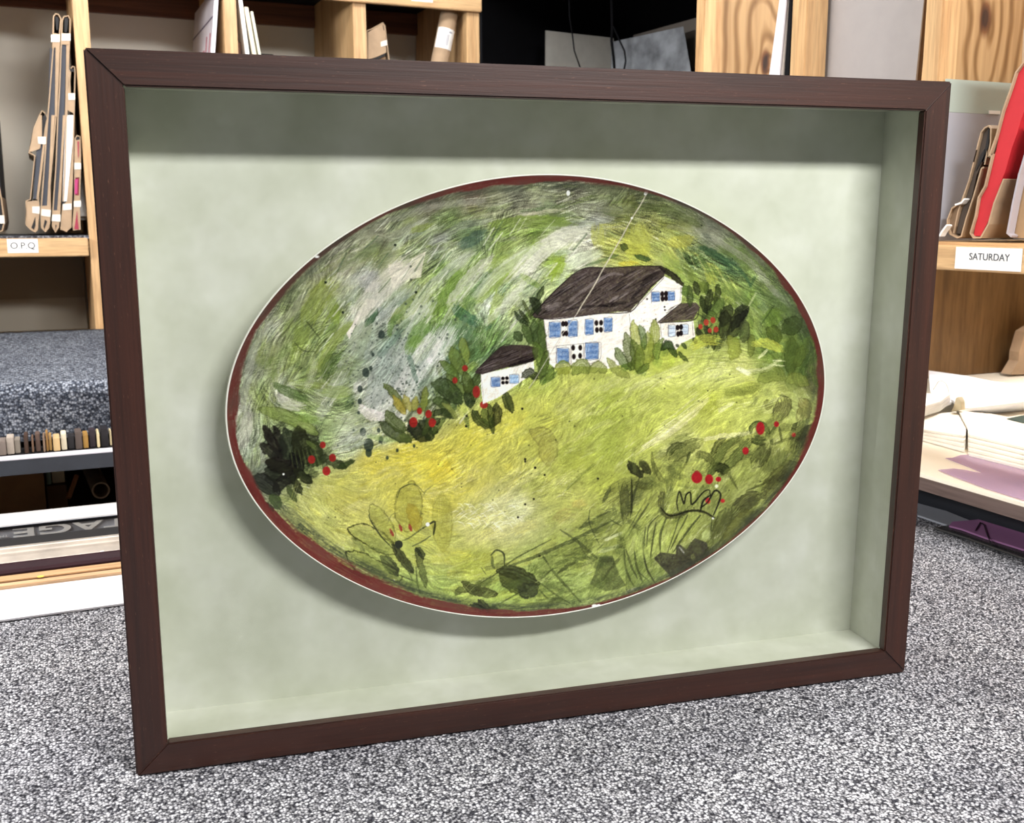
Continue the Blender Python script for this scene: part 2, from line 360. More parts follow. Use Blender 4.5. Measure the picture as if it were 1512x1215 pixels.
# meadow edge: above it the woods
MEAD = np.array([(330,800),(400,760),(440,735),(480,700),(540,665),(600,650),(690,615),(740,590),(800,560),(850,540),(900,545),(960,530),(1000,510),(1060,500),(1150,495),(1230,480)])
def woods(x, y): return y < np.interp(x, MEAD[:, 0], MEAD[:, 1])
for k in range(4200):
    x = prng.uniform(330, 1225); y = prng.uniform(255, 915)
    if not inside(x, y): continue
    wd = woods(x, y)
    th = direc(x, y)+prng.normal(0, .16 if wd else .12)
    L = prng.uniform(10, 46) if wd else prng.uniform(14, 60)
    w = prng.uniform(3, 15) if wd else prng.uniform(3, 18)
    c = field(x, y)
    cx, cy = L/2*np.cos(th), -L/2*np.sin(th)
    bend = prng.normal(0, L*.07)
    q = [(x-cx, y-cy), (x-np.sin(th)*bend, y-np.cos(th)*bend), (x+cx, y+cy)]
    if wd:
        v = prng.normal(0, .2); t = prng.rand()
        c = c*(1+v)
        if t < .16: c = c*.5+np.array((185, 190, 172))*.5
        elif t < .30: c = c*.5+np.array((52, 78, 44))*.5
        elif t < .46: c = c*.55+np.array((122, 146, 48))*.45
        elif t < .54: c = c*.6+np.array((60, 92, 78))*.4
        al = prng.uniform(.4, .95)
    else:
        v = prng.normal(0, .085); t = prng.rand(); c = c*(1+v)
        if t < .12: c = c*.6+np.array((216, 218, 170))*.4
        elif t < .28: c = c*.7+np.array((108, 122, 42))*.3
        elif t < .40 and x < 820: c = c*.6+np.array((206, 196, 52))*.4
        al = prng.uniform(.3, .8)
    if any(np.hypot(x-a, y-b) < 6 for a, b in ()): continue
    stroke(q, w, c, al, taper=.3, bris=.9 if wd else .8, soft=.14)
def dry(n, poly_, ang, L, w, cols, al, sd=.2, br=.95):
    xs_ = [p[0] for p in poly_]; ys_ = [p[1] for p in poly_]
    for k in range(n):
        x = prng.uniform(min(xs_), max(xs_)); y = prng.uniform(min(ys_), max(ys_)); c_ = False
        for i in range(len(poly_)):
            a, b = poly_[i], poly_[i-1]
            if (a[1] > y) != (b[1] > y) and x < (b[0]-a[0])*(y-a[1])/(b[1]-a[1])+a[0]: c_ = not c_
        if not c_ or not inside(x, y): continue
        th = (direc(x, y) if ang is None else math.radians(ang))+prng.normal(0, sd); l = prng.uniform(*L)/2
        stroke([(x-l*math.cos(th), y+l*math.sin(th)), (x+prng.normal(0, l*.1), y+prng.normal(0, l*.1)), (x+l*math.cos(th), y-l*math.sin(th))], prng.uniform(*w), cols[prng.randint(len(cols))], prng.uniform(*al), taper=.35, bris=br, soft=.12, jit=.08)
dry(150, [(480,380),(620,330),(640,470),(620,640),(520,680),(500,560),(470,460)], None, (20,60), (4,16), [(168,174,164),(150,160,150),(196,196,184),(120,136,116)], (.3,.8))
dry(70, [(380,430),(520,360),(560,440),(500,600),(380,620)], None, (20,60), (4,16), [(112,128,56),(96,116,52),(134,146,84),(74,92,44)], (.4,.85))
dry(70, [(640,300),(930,290),(960,340),(800,360),(650,400)], 8, (30,80), (3,12), [(112,120,90),(86,104,56),(140,144,124),(104,126,56)], (.35,.8), .12)
dry(80, [(600,560),(660,420),(780,380),(800,460),(720,560),(640,600)], 56, (20,60), (4,14), [(68,100,58),(98,130,56),(50,84,56),(150,166,120)], (.35,.85))
dry(60, [(880,320),(1010,330),(1060,400),(1000,400),(880,390)], None, (16,44), (4,16), [(162,166,66),(140,150,60),(176,176,84),(104,116,52)], (.35,.8))
dry(90, [(1020,340),(1150,430),(1215,560),(1140,560),(1060,460),(1000,400)], None, (20,56), (4,16), [(72,98,50),(94,118,54),(58,84,48),(128,144,84),(110,130,62)], (.4,.85))
dry(50, [(360,540),(440,520),(500,640),(440,700),(370,700)], None, (16,50), (4,14), [(150,158,132),(112,134,70),(134,150,104)], (.4,.8), .4)
dry(110, [(700,880),(860,800),(1000,700),(1190,640),(1200,720),(1050,830),(900,890)], 40, (12,50), (3,14), [(104,118,54),(84,98,46),(124,138,62),(66,78,42),(160,174,80)], (.3,.75), .5)
dry(60, [(600,880),(820,830),(900,890),(720,912)], 8, (16,60), (3,12), [(96,112,56),(124,144,68),(72,86,46)], (.3,.7), .3)
dry(70, [(480,700),(700,660),(860,580),(1100,530),(1000,680),(760,800),(560,830)], 28, (30,90), (4,14), [(196,198,120),(206,208,150),(140,152,58),(182,180,62)], (.25,.6), .12)
dry(60, [(385,640),(420,620),(470,640),(500,680),(440,740),(390,730)], 60, (14,40), (6,16), [(46,54,36),(58,70,40),(36,42,32)], (.5,.9), .5, .5)
dry(36, [(575,590),(600,570),(640,590),(645,640),(610,655),(590,645)], 60, (10,30), (5,12), [(54,68,38),(84,104,48),(44,54,34)], (.5,.9), .5, .5)
dry(50, [(650,520),(690,500),(705,560),(700,620),(660,610),(640,580)], 70, (12,34), (5,12), [(66,86,42),(104,128,56),(50,62,36)], (.5,.9), .5, .5)
dry(50, [(765,450),(800,440),(812,520),(815,570),(780,560),(770,500)], 80, (12,34), (5,12), [(66,88,42),(96,124,50),(50,66,36)], (.5,.9), .4, .5)
dry(70, [(1025,430),(1110,440),(1110,500),(1040,510),(1020,470)], 70, (12,34), (5,12), [(60,78,40),(96,122,50),(46,56,34),(128,150,58)], (.5,.9), .35, .5)
dry(60, [(890,480),(1000,470),(1000,540),(900,550),(880,520)], 75, (10,30), (5,12), [(150,170,60),(120,146,56),(96,122,48)], (.4,.8), .35, .6)
dry(90, [(1140,440),(1215,500),(1205,560),(1160,560),(1130,500)], 50, (14,44), (6,18), [(74,94,46),(92,116,48),(56,76,40),(120,140,60)], (.5,.9), .6, .7)
# hair-thin bristle marks
for k in range(2400):
    x = prng.uniform(330, 1225); y = prng.uniform(255, 915)
    if not inside(x, y): continue
    wd = woods(x, y); th = direc(x, y)+prng.normal(0, .22)
    L = prng.uniform(5, 30); c = field(x, y)
    f = prng.choice([.6, .78, 1.22, 1.42]) if wd else prng.choice([.8, .88, 1.1, 1.2])
    stroke([(x-L/2*np.cos(th), y+L/2*np.sin(th)), (x+L/2*np.cos(th), y-L/2*np.sin(th))], prng.uniform(.7, 1.7), np.clip(c*f, 0, 235), prng.uniform(.3, .75), bris=0, taper=.7)

# bristle texture that follows the brush direction everywhere
_dx = np.array([[direc(PX0+x/PS, PY0+y/PS) for x in range(0, PW+8, 8)] for y in range(0, PH+8, 8)])
def up8(A):
    return (A[yi][:, xi]*(1-fy[..., 0])+A[yi+1][:, xi]*fy[..., 0])*(1-fx[..., 0])+(A[yi][:, xi+1]*(1-fy[..., 0])+A[yi+1][:, xi+1]*fy[..., 0])*fx[..., 0]
_c2, _s2 = up8(np.cos(2*_dx)), up8(np.sin(2*_dx)); _th = .5*np.arctan2(_s2, _c2)
def lic(seed, steps, jitter, cell):
    th = _th+jitter*(vnoise(PW, PH, 60, 60, seed+50)-.5)*2+jitter*.7*(vnoise(PW, PH, 22, 22, seed+51)-.5)*2
    vx, vy = np.cos(th), -np.sin(th); nz = vnoise(PW, PH, cell, cell, seed)-.5
    Y0, X0 = np.mgrid[0:PH, 0:PW].astype(np.float32); out = nz.copy()
    for sg in (1, -1):
        X, Y = X0.copy(), Y0.copy()
        for k in range(steps):
            ii, jj = np.clip(Y, 0, PH-1).astype(np.int32), np.clip(X, 0, PW-1).astype(np.int32)
            X += sg*vx[ii, jj]*1.4; Y += sg*vy[ii, jj]*1.4
            out += nz[np.clip(Y, 0, PH-1).astype(np.int32), np.clip(X, 0, PW-1).astype(np.int32)]
    out /= out.std(); return out
LIC1, LIC2 = lic(101, 9, .30, 1.3), lic(202, 5, .9, 1.6)
_wm = np.clip((np.interp(PX0+np.arange(PW)/PS, MEAD[:, 0], MEAD[:, 1])[None, :]-(PY0+np.arange(PH)/PS)[:, None])/14+.5, 0, 1)
_p1 = np.clip(vnoise(PW, PH, 46, 34, 61)*2.4-.6, .15, 1); _p2 = np.clip(vnoise(PW, PH, 38, 30, 62)*3-1.3, 0, 1)
def scumble(k1, k2):
    global canvas
    canvas *= (1+k1*(.34+.8*_wm)*_p1*np.clip(LIC1, -2.2, 2.2)+k2*(.35+.65*_wm)*_p2*np.clip(LIC2, -2, 2))[..., None]
scumble(.13, .10)
_pk = np.clip(vnoise(PW, PH, 40, 26, 63)*3-1.5, 0, 1)
_lt = np.clip(LIC1-1.0, 0, 1)*_pk; canvas += (np.array((208, 208, 188.))-canvas)*(_lt*(.35+.35*_wm))[..., None]
_pk = np.clip(vnoise(PW, PH, 40, 26, 64)*3-1.6, 0, 1)
_dk = np.clip(-LIC1-1.1, 0, 1)*_pk*(.35+.65*_wm); canvas += (np.array((52, 66, 46.))-canvas)*(_dk*.7)[..., None]
def V(x0, y0, s=4.725): return lambda *q: [(x0+q[i]/s, y0+q[i+1]/s) for i in range(0, len(q), 2)]
V1, V2, V3 = V(320, 240), V(640, 240), V(920, 240)
V4, V5, V6 = V(320, 460), V(640, 460), V(920, 460)
V7, V8, V9 = V(320, 680), V(640, 680), V(920, 680)
HZ = V(760, 380, 5.04)
G = 4.725
def S(v, pts, w, col, a=.85, **k):
    k.setdefault('taper', .45); k.setdefault('bris', .45)
    stroke(v(*pts), w/G, col, a, **k)
def leaf(v, pts, w, col, a=.9, edge=.55, **k):
    k.setdefault('bris', .34)
    stroke(v(*pts), w*1.08/G, np.array(col)*.8, a, taper=.72, soft=.12, edge=edge*.8, tp=3.6, jit=.1, **k)
def D(v, x, y, r, col, a=1, ry=None):
    if col[0] > 150 and col[1] < 80: col = tuple(c*.84 for c in col)
    q = v(x, y)[0]; dot(q[0], q[1], r/G, col, a, ry/G if ry else None)
K = (38, 40, 32)
# ---- upper left woods
S(V1, (620, 1130, 700, 960, 850, 820), 170, (118, 134, 52), .75); S(V1, (800, 930, 835, 1134), 80, (104, 128, 40), .8)
S(V1, (760, 860, 1000, 660), 26, (190, 190, 172), .8); S(V1, (850, 760, 1150, 560), 60, (112, 132, 78), .6)
S(V1, (1000, 860, 1140, 800), 150, (168, 168, 166), .75); S(V1, (1010, 880, 1130, 740), 40, (140, 146, 140), .6)
poly(V1(1195, 715, 1330, 680, 1462, 618, 1440, 700, 1425, 800, 1300, 825, 1225, 880), (205, 199, 180), .9, grain=.3)
poly(V1(1040, 950, 1135, 960, 1100, 1005, 990, 1134, 930, 1134), (204, 200, 184), .85, grain=.35)
leaf(V1, (1112, 1010, 1085, 1070, 1040, 1134), 50, (52, 92, 56)); S(V1, (860, 700, 1080, 600), 60, (100, 116, 74), .6)
S(V1, (1190, 800, 1440, 640), 14, (120, 130, 112), .5); S(V1, (480, 1100, 640, 900), 70, (150, 152, 128), .6)
S(V1, (1180, 540, 1500, 400), 70, (140, 146, 128), .6); S(V1, (1350, 480, 1512, 430), 50, (112, 134, 40), .7)
S(V1, (1210, 1120, 1500, 880), 110, (122, 142, 60), .75); S(V1, (1290, 720, 1500, 500), 50, (96, 120, 66), .5)
for a, b in ((760, 835), (1245, 575), (880, 1045), (1390, 905)): D(V1, a, b, 9, (35, 45, 35))
# ---- upper middle
S(V2, (380, 440, 640, 410, 980, 415), 85, (106, 134, 46), .85); S(V2, (180, 590, 380, 480), 90, (62, 88, 76), .75)
S(V2, (0, 560, 200, 440, 420, 400), 50, (140, 146, 140), .5)
S(V2, (630, 368, 780, 335, 940, 335), 34, (188, 184, 154), .9, bris=.8); S(V2, (600, 340, 790, 318), 26, (60, 86, 46), .8, bris=.7)
S(V2, (1110, 470, 900, 520, 720, 640, 560, 790), 130, (196, 197, 180), .85); S(V2, (1180, 620, 960, 700, 850, 860), 90, (178, 190, 158), .75)
S(V2, (900, 660, 850, 760, 820, 830), 90, (130, 156, 44), .9); S(V2, (960, 620, 830, 640), 40, (150, 172, 140), .6)
S(V2, (0, 1060, 180, 820, 360, 620), 120, (98, 132, 46), .85); S(V2, (300, 980, 520, 760, 760, 540), 85, (120, 146, 54), .85)
S(V2, (400, 1134, 470, 880), 80, (132, 156, 60), .8); S(V2, (90, 1000, 240, 800, 430, 640), 62, (184, 184, 172), .8)
S(V2, (350, 1134, 520, 980, 640, 830), 60, (186, 192, 170), .75); S(V2, (560, 1000, 740, 850), 70, (182, 190, 158), .7)
S(V2, (600, 780, 750, 870), 50, (110, 140, 52), .8); S(V2, (140, 980, 200, 1060, 330, 1130), 80, (44, 88, 62), .85)
S(V2, (500, 340, 200, 400), 26, (186, 188, 150), .7, bris=.8); S(V2, (460, 610, 640, 540), 40, (140, 154, 84), .6)
S(V2, (1150, 600, 1140, 420), 95, (162, 168, 66), .8); S(V2, (1420, 690, 1420, 430), 190, (162, 168, 58), .8)
S(V2, (1370, 210, 1370, 400), 110, (92, 100, 50), .7); leaf(V2, (1310, 580, 1350, 600), 46, (74, 92, 42)); S(V2, (1290, 710, 1440, 700), 34, (186, 174, 46), .85)
leaf(V2, (1410, 650, 1512, 680), 34, (52, 86, 44)); S(V2, (1060, 720, 1240, 660, 1300, 640), 22, (60, 92, 48), .7)
S(V2, (1000, 440, 1280, 380), 50, (150, 156, 150), .6); S(V2, (800, 500, 815, 600), 10, (110, 118, 84), .8)
for k in range(16):
    a = 60+k*9; S(V2, (a, 700+k*4, a+60+k*3, 600+k*5), 7, (196, 202, 178), .55, bris=.2)
for k in range(14):
    a = 480+k*34; S(V2, (a-40, 860-k*18, a+90, 740-k*18), 6, (206, 208, 192) if k % 2 else (124, 140, 92), .5, bris=.2)
# ---- upper right
S(V3, (60, 560, 200, 420), 150, (164, 170, 78), .65); S(V3, (300, 560, 520, 540), 90, (170, 170, 62), .8); S(V3, (300, 620, 420, 900), 120, (134, 158, 62), .6)
S(V3, (280, 240, 520, 320, 720, 440), 54, (122, 118, 104), .75); S(V3, (720, 440, 860, 560, 1000, 740), 54, (136, 136, 118), .7)
S(V3, (60, 300, 300, 330, 560, 450), 60, (80, 94, 46), .75); S(V3, (300, 440, 560, 500), 40, (134, 138, 110), .6)
S(V3, (525, 585, 640, 640, 770, 725), 56, (46, 80, 52), .92); S(V3, (640, 600, 800, 640, 900, 780), 90, (98, 120, 58), .6)
S(V3, (760, 690, 850, 790, 900, 880), 26, (60, 92, 60), .85); S(V3, (600, 500, 820, 640), 40, (150, 156, 128), .5)
S(V3, (880, 870, 930, 780), 22, (54, 84, 50), .8); S(V3, (590, 760, 640, 850), 80, (158, 170, 62), .85); S(V3, (700, 830, 760, 960), 90, (112, 134, 60), .7)
S(V3, (420, 700, 560, 900), 50, (98, 116, 44), .7); S(V3, (520, 660, 700, 830), 30, (84, 110, 48), .6)
for k in range(16):
    S(V3, (380+k*22, 560+k*13, 430+k*26, 690+k*16), 7, (70, 96, 40) if k % 3 else (176, 180, 96), .6, bris=.2)
S(V3, (1100, 1040, 980, 1134), 120, (92, 120, 40), .8); S(V3, (1060, 990, 960, 1134), 12, (50, 70, 32), .8)
S(V3, (1000, 900, 1150, 1000, 1230, 1134), 110, (82, 104, 56), .6); S(V3, (1040, 880, 1180, 1010), 50, (142, 150, 128), .5)
S(V3, (930, 905, 870, 1012), 18, (172, 184, 126), .9)
for k in range(22):
    a, b = prng.uniform(250, 900), prng.uniform(250, 800); D(V3, a, b, prng.uniform(2.5, 6), (42, 52, 36), .8)
for q, w, c, al in (((1180, 640, 1300, 420, 1420, 220), 150, (176, 182, 178), .75), ((1060, 700, 1160, 520), 110, (190, 192, 186), .7), ((1380, 500, 1500, 330), 90, (204, 204, 200), .8), ((1180, 380, 1380, 60), 70, (156, 168, 156), .7), ((1300, 560, 1440, 430), 60, (170, 176, 172), .7)): S(V4, q, w, c, al, bris=.85)
for q, w, c, al in (((0, 380, 60, 200, 160, 60), 110, (176, 184, 176), .75), ((0, 460, 90, 330), 60, (206, 208, 202), .7), ((160, 120, 260, 20), 40, (120, 146, 110), .7)): S(V5, q, w, c, al, bris=.85)
for q, w, c, al in (((700, 1134, 860, 900, 1000, 760), 70, (178, 182, 168), .65), ((1000, 1100, 1200, 900, 1420, 720), 60, (190, 192, 178), .65), ((560, 960, 760, 760), 46, (160, 166, 140), .6)): S(V1, q, w, c, al, bris=.85)
for q, w, c, al in (((60, 1130, 220, 900, 420, 700), 54, (196, 198, 186), .7), ((420, 1060, 620, 860, 860, 700), 60, (200, 204, 186), .65), ((560, 1100, 700, 960), 60, (206, 208, 190), .7), ((700, 560, 900, 470), 44, (206, 204, 190), .7)): S(V2, q, w, c, al, bris=.85)
for q, w, c in (((575, 645, 600, 570, 655, 480), 34, (200, 200, 196)), ((520, 475, 560, 430, 605, 385), 34, (190, 186, 172)), ((585, 540, 612, 490, 640, 440), 26, (186, 192, 182)), ((640, 540, 655, 510, 672, 480), 26, (206, 206, 202)), ((470, 620, 500, 560, 540, 470), 20, (160, 168, 150)),
                ((840, 350, 800, 370, 750, 420), 26, (200, 200, 184)), ((700, 440, 740, 400, 800, 360), 18, (186, 194, 170)), ((600, 470, 640, 420, 700, 370), 18, (176, 184, 166)), ((560, 330, 640, 305, 720, 296), 12, (140, 144, 128)), ((1050, 350, 1110, 390, 1150, 440), 10, (140, 144, 124))):
    stroke([(q[i], q[i+1]) for i in range(0, len(q), 2)], w, c, .8, taper=.3, bris=.62)
for k in range(120):
    x, y = prng.uniform(470, 860), prng.uniform(330, 640)
    if woods(x, y): stroke([(x-9, y+12), (x+prng.uniform(4, 12), y-prng.uniform(6, 16))], prng.uniform(1, 3), (212, 212, 200) if k % 3 else (70, 92, 62), .6, bris=.2)
for k in range(260):
    x, y = prng.normal(600, 38), prng.normal(560, 60)
    if woods(x, y): dot(x, y, prng.uniform(.6, 2.0), (58, 72, 62), .7)
# ---- left middle
S(V4, (180, 700, 250, 300, 380, 60), 60, (160, 164, 148), .7); S(V4, (170, 960, 230, 700), 90, (178, 176, 164), .75)
S(V4, (560, 300, 620, 60), 110, (112, 132, 52), .75); S(V4, (700, 400, 830, 200, 960, 60), 70, (120, 138, 58), .8)
S(V4, (740, 480, 800, 340, 860, 260), 100, (62, 86, 38), .85, bris=.7); S(V4, (620, 60, 730, 200), 12, (48, 60, 34), .8); S(V4, (540, 210, 600, 270, 690, 280), 10, (52, 62, 40), .8)
poly(V4(905, 150, 960, 70, 1010, 0, 985, 60, 925, 195), (206, 200, 190), .9)
S(V4, (690, 330, 650, 480, 600, 560), 60, (174, 178, 152), .75, bris=.8); S(V4, (580, 380, 700, 300), 80, (132, 144, 96), .6)
S(V4, (420, 560, 500, 650, 620, 660), 80, (192, 192, 176), .8); S(V4, (390, 505, 500, 560, 650, 625), 66, (72, 98, 46), .95, soft=.12)
S(V4, (370, 540, 380, 620, 480, 690), 10, (150, 160, 140), .8)
leaf(V4, (300, 680, 480, 730, 700, 850), 90, (124, 148, 66), .9); S(V4, (560, 780, 690, 830), 60, (150, 166, 96), .6)
S(V4, (560, 740, 720, 760), 60, (104, 132, 52), .7); S(V4, (720, 560, 960, 560), 90, (122, 146, 62), .6); S(V4, (900, 700, 960, 560), 50, (66, 92, 52), .7, bris=.8)
S(V4, (1080, 680, 1180, 420, 1320, 160), 190, (142, 152, 146), .7); S(V4, (960, 460, 1010, 240, 1080, 40), 80, (128, 142, 112), .75)
S(V4, (990, 660, 1080, 720, 1200, 740), 80, (214, 206, 204), .95, bris=.5); S(V4, (960, 560, 1000, 480), 50, (190, 190, 186), .8)
S(V4, (1120, 320, 1300, 120), 60, (82, 112, 96), .6); S(V4, (1200, 180, 1230, 60, 1300, 20), 46, (84, 116, 52), .9)
S(V4, (1330, 300, 1400, 160, 1512, 40), 110, (88, 124, 52), .85); S(V4, (1340, 240, 1450, 170), 80, (100, 136, 52), .8)
S(V4, (1380, 300, 1512, 150), 60, (206, 204, 202), .8, bris=.8); S(V4, (1400, 420, 1512, 260), 70, (120, 138, 132), .7, bris=.8); S(V4, (1470, 360, 1512, 330), 50, (226, 220, 222), .9)
S(V4, (1340, 300, 1400, 500), 40, (66, 96, 78), .7); S(V4, (1180, 540, 1330, 420), 60, (176, 176, 176), .5, bris=.8)
for a, b, r in ((1040, 425, 24), (1000, 540, 18), (1150, 160, 22), (1060, 930, 34), (1020, 840, 22), (1146, 893, 16), (998, 626, 15), (1060, 985, 22), (1130, 828, 12), (1090, 300, 10), (990, 705, 9), (1075, 395, 12), (1377, 937, 9), (1260, 968, 10), (1190, 1020, 10), (845, 935, 6)): D(V4, a, b, r, (42, 56, 50), .8, r*1.35)
for k in range(60): D(V4, prng.uniform(860, 1330), prng.uniform(80, 700), prng.uniform(2, 6), (52, 66, 60), .7)
S(V4, (790, 960, 1000, 860, 1100, 800), 50, (196, 200, 186), .8, bris=.8); S(V4, (840, 980, 1060, 900), 30, (170, 180, 160), .7)
S(V4, (1040, 870, 1280, 900), 40, (118, 146, 80), .7)
# dark bush at the left edge
for q, w, c in (((330, 798, 380, 900, 460, 1010), 64, K), ((405, 808, 440, 900, 480, 1010), 60, K), ((310, 930, 370, 970, 450, 1040), 74, K), ((480, 830, 520, 960, 540, 1090), 140, (44, 52, 36)),
                ((570, 810, 590, 930, 640, 1060), 120, (48, 58, 34)), ((650, 900, 690, 980, 700, 1070), 90, (60, 74, 38)), ((350, 1050, 450, 1080, 560, 1110), 110, K), ((640, 1060, 760, 1030), 60, (64, 84, 40)),
                ((720, 1010, 860, 1070, 900, 1090), 60, (56, 72, 40)), ((840, 1090, 960, 1040), 36, (60, 74, 40)), ((520, 990, 600, 1110), 60, (30, 34, 26))): leaf(V4, q, w, c, .95, .3, bris=.25)
S(V4, (420, 1110, 520, 1134), 60, (150, 166, 84), .6); S(V4, (620, 900, 700, 960), 30, (110, 132, 56), .7)
for k in range(14): S(V4, (500+k*14, 960, 520+k*16, 1100), 5, (104, 122, 60) if k % 2 else (24, 28, 22), .6, bris=0)
for q, w, c in (((255, 120, 330, 150, 430, 230), 110, (36, 40, 34)), ((340, 60, 420, 100, 480, 110), 90, (40, 48, 32)), ((400, 210, 480, 130, 560, 90), 80, (34, 38, 30)), ((540, 60, 600, 110, 660, 150), 66, (40, 48, 30)),
                ((520, 110, 560, 170, 590, 230), 50, (44, 52, 32)), ((370, 240, 410, 280, 440, 330), 66, (82, 106, 52)), ((305, 305, 350, 320, 395, 350), 44, (36, 40, 30)), ((490, 180, 520, 230, 555, 285), 38, (84, 98, 52)), ((350, 0, 420, 40, 520, 60), 80, (40, 46, 32))): leaf(V7, q, w, c, .95, .3, bris=.2)
S(V7, (170, 40, 240, 200, 330, 330), 50, (128, 140, 112), .6); D(V7, 466, 95, 7, (230, 230, 225))
for a, b, r in ((740, 930, 20), (662, 1032, 25), (808, 1020, 24), (765, 1112, 27)): D(V4, a, b, r, (176, 44, 38), .95, r*1.15)
# middle red-flowered bush
for q, w, c in (((1140, 775, 1240, 850, 1350, 905), 74, (64, 80, 42)), ((1185, 705, 1240, 770, 1310, 830), 86, (84, 104, 48)), ((1165, 505, 1240, 580, 1320, 700), 50, (96, 116, 48)), ((1235, 590, 1270, 650, 1318, 715), 46, (202, 186, 62)),
                ((1310, 590, 1335, 650, 1350, 690), 50, (172, 168, 62)), ((1390, 600, 1385, 650, 1372, 690), 46, (170, 170, 64)), ((1460, 530, 1450, 600, 1440, 690), 50, (132, 152, 52)), ((1350, 760, 1400, 840, 1480, 890), 90, (42, 52, 32)),
                ((1420, 760, 1470, 830, 1500, 900), 70, (50, 62, 36)), ((1280, 860, 1350, 900), 50, (92, 110, 50)), ((1512, 700, 1480, 780, 1440, 860), 50, (78, 100, 44)), ((1512, 800, 1512, 860), 60, (60, 78, 40))): leaf(V4, q, w, c, .92, .45, bris=.25)
for q, w, c in (((0, 620, 60, 640, 120, 730), 70, (82, 104, 46)), ((0, 720, 60, 700, 150, 740), 50, (60, 78, 40)), ((0, 850, 30, 800, 80, 740), 40, (92, 112, 50)), ((60, 640, 120, 680, 160, 750), 34, (150, 162, 72)), ((0, 780, 40, 750), 50, (50, 62, 34))): leaf(V5, q, w, c, .9, .4)
for a, b, r in ((1372, 772, 28), (1415, 693, 18), (1478, 715, 22), (1502, 775, 24)): D(V4, a, b, r, (184, 44, 36), .95, r*1.3)
# bush left of the small house
S(V5, (180, 640, 240, 740), 80, (188, 196, 84), .8)
for q, w, c in (((200, 190, 215, 260, 235, 350), 62, (130, 150, 62)), ((130, 260, 160, 330, 200, 430), 90, (122, 146, 62)), ((50, 350, 110, 400, 170, 480), 62, (96, 124, 50)), ((90, 440, 170, 520, 240, 560), 60, (118, 140, 60)),
                ((0, 500, 80, 530, 190, 630), 116, (58, 78, 38)), ((230, 560, 245, 600, 262, 670), 64, (44, 60, 32)), ((330, 430, 290, 500, 280, 620), 60, (66, 88, 38)), ((220, 430, 240, 500, 250, 570), 70, (86, 108, 44)),
                ((275, 690, 320, 760, 400, 810), 56, (52, 66, 36)), ((345, 680, 370, 740, 410, 800), 60, (96, 112, 52)), ((440, 640, 445, 720, 420, 800), 60, (54, 66, 36)), ((390, 650, 400, 720, 415, 850), 40, (70, 84, 42)), ((500, 560, 520, 630, 548, 700), 62, (52, 66, 38))): leaf(V5, q, w, c, .92, .5)
for a, b, r, s in ((220, 395, 20, 1.1), (150, 480, 18, 1.2), (300, 560, 26, 1.6), (352, 650, 28, .9), (5, 770, 14, 1.2)): D(V5, a, b, r, (176, 46, 40), .92, r*s)
# ---- small house
poly(V5(330, 435, 480, 405, 700, 345, 705, 425, 610, 490, 540, 540, 450, 600, 345, 645, 335, 560), (231, 226, 220), 1, grain=.12)
poly(V5(288, 425, 330, 375, 400, 310, 475, 240, 560, 232, 650, 234, 735, 255, 728, 320, 690, 350, 600, 368, 480, 398, 340, 438, 300, 432), (56, 46, 46), .97, grain=.15)
for k in range(34):
    a = prng.uniform(340, 690); b = np.interp(a, (340, 500, 700), (400, 310, 290))+prng.uniform(-30, 40); S(V5, (a-40, b+20, a+45, b-12), 7, prng.choice([22, 96, 120])*np.array((1, .92, .92)), .7, bris=.2)
S(V5, (520, 385, 640, 350, 720, 325), 30, (20, 16, 16), .9); S(V5, (290, 420, 470, 245, 560, 233), 8, (30, 26, 26), .9); S(V5, (330, 440, 345, 560, 342, 640), 4, (70, 66, 66), .8)
def blue(v, x0, y0, x1, y1, rows=4, c=(62, 106, 168)):
    poly(v(x0, y0, x1, y0+2, x1+1, y1, x0+2, y1+2), c, .9, grain=.35)
    for i in range(rows):
        y = y0+(i+.5)*(y1-y0)/rows; S(v, (x0, y+2, x1, y-2), 5, (44, 80, 140) if i % 2 else (150, 180, 214), .7, bris=.2)
    S(v, (x0, y0, x1, y0, x1, y1), 3.5, (52, 60, 84), .7, bris=0, taper=0); S(v, (x0, y0, x0, y1, x1, y1), 3.5, (40, 52, 92), .8, bris=0, taper=0)
blue(V5, 403, 458, 465, 522); blue(V5, 532, 440, 594, 498, c=(120, 164, 210))
for a, b in ((485, 466), (513, 464), (485, 496), (512, 494)): D(V5, a, b, 12, (24, 20, 20))
# ---- large house
poly(HZ(215, 455, 500, 430, 860, 400, 960, 300, 1110, 138, 1180, 170, 1250, 215, 1240, 335, 1150, 420, 1090, 480, 1110, 560, 1105, 640, 990, 640, 900, 700, 860, 780, 700, 828, 560, 812, 430, 808, 300, 825, 258, 790, 232, 620), (231, 224, 217), 1, grain=.1)
poly(HZ(1085, 488, 1330, 472, 1345, 590, 1240, 640, 1200, 690, 1100, 660), (226, 218, 210), 1, grain=.12)
poly(HZ(128, 428, 215, 330, 330, 215, 420, 140, 505, 88, 560, 72, 700, 80, 800, 75, 950, 66, 1070, 64, 1125, 98, 1110, 140, 1020, 215, 920, 330, 858, 402, 760, 404, 640, 415, 460, 440, 330, 450, 220, 462, 150, 448), (66, 56, 55), .97, grain=.2)
for k in range(190):
    t = prng.rand(); a = prng.uniform(230, 1050); lo = np.interp(a, (150, 860, 1110), (440, 395, 130)); hi = np.interp(a, (150, 330, 505, 1100), (420, 225, 100, 80))
    b = lo+(hi-lo)*prng.uniform(.06, .94); l = prng.uniform(20, 70)
    S(HZ, (a-l, min(b+l*.62, lo), a+l, max(b-l*.62, hi)), prng.uniform(4, 12), prng.choice([22, 34, 90, 118, 142], p=[.3, .25, .2, .15, .1])*np.array((1, .94, .93)), .6, bris=.4)
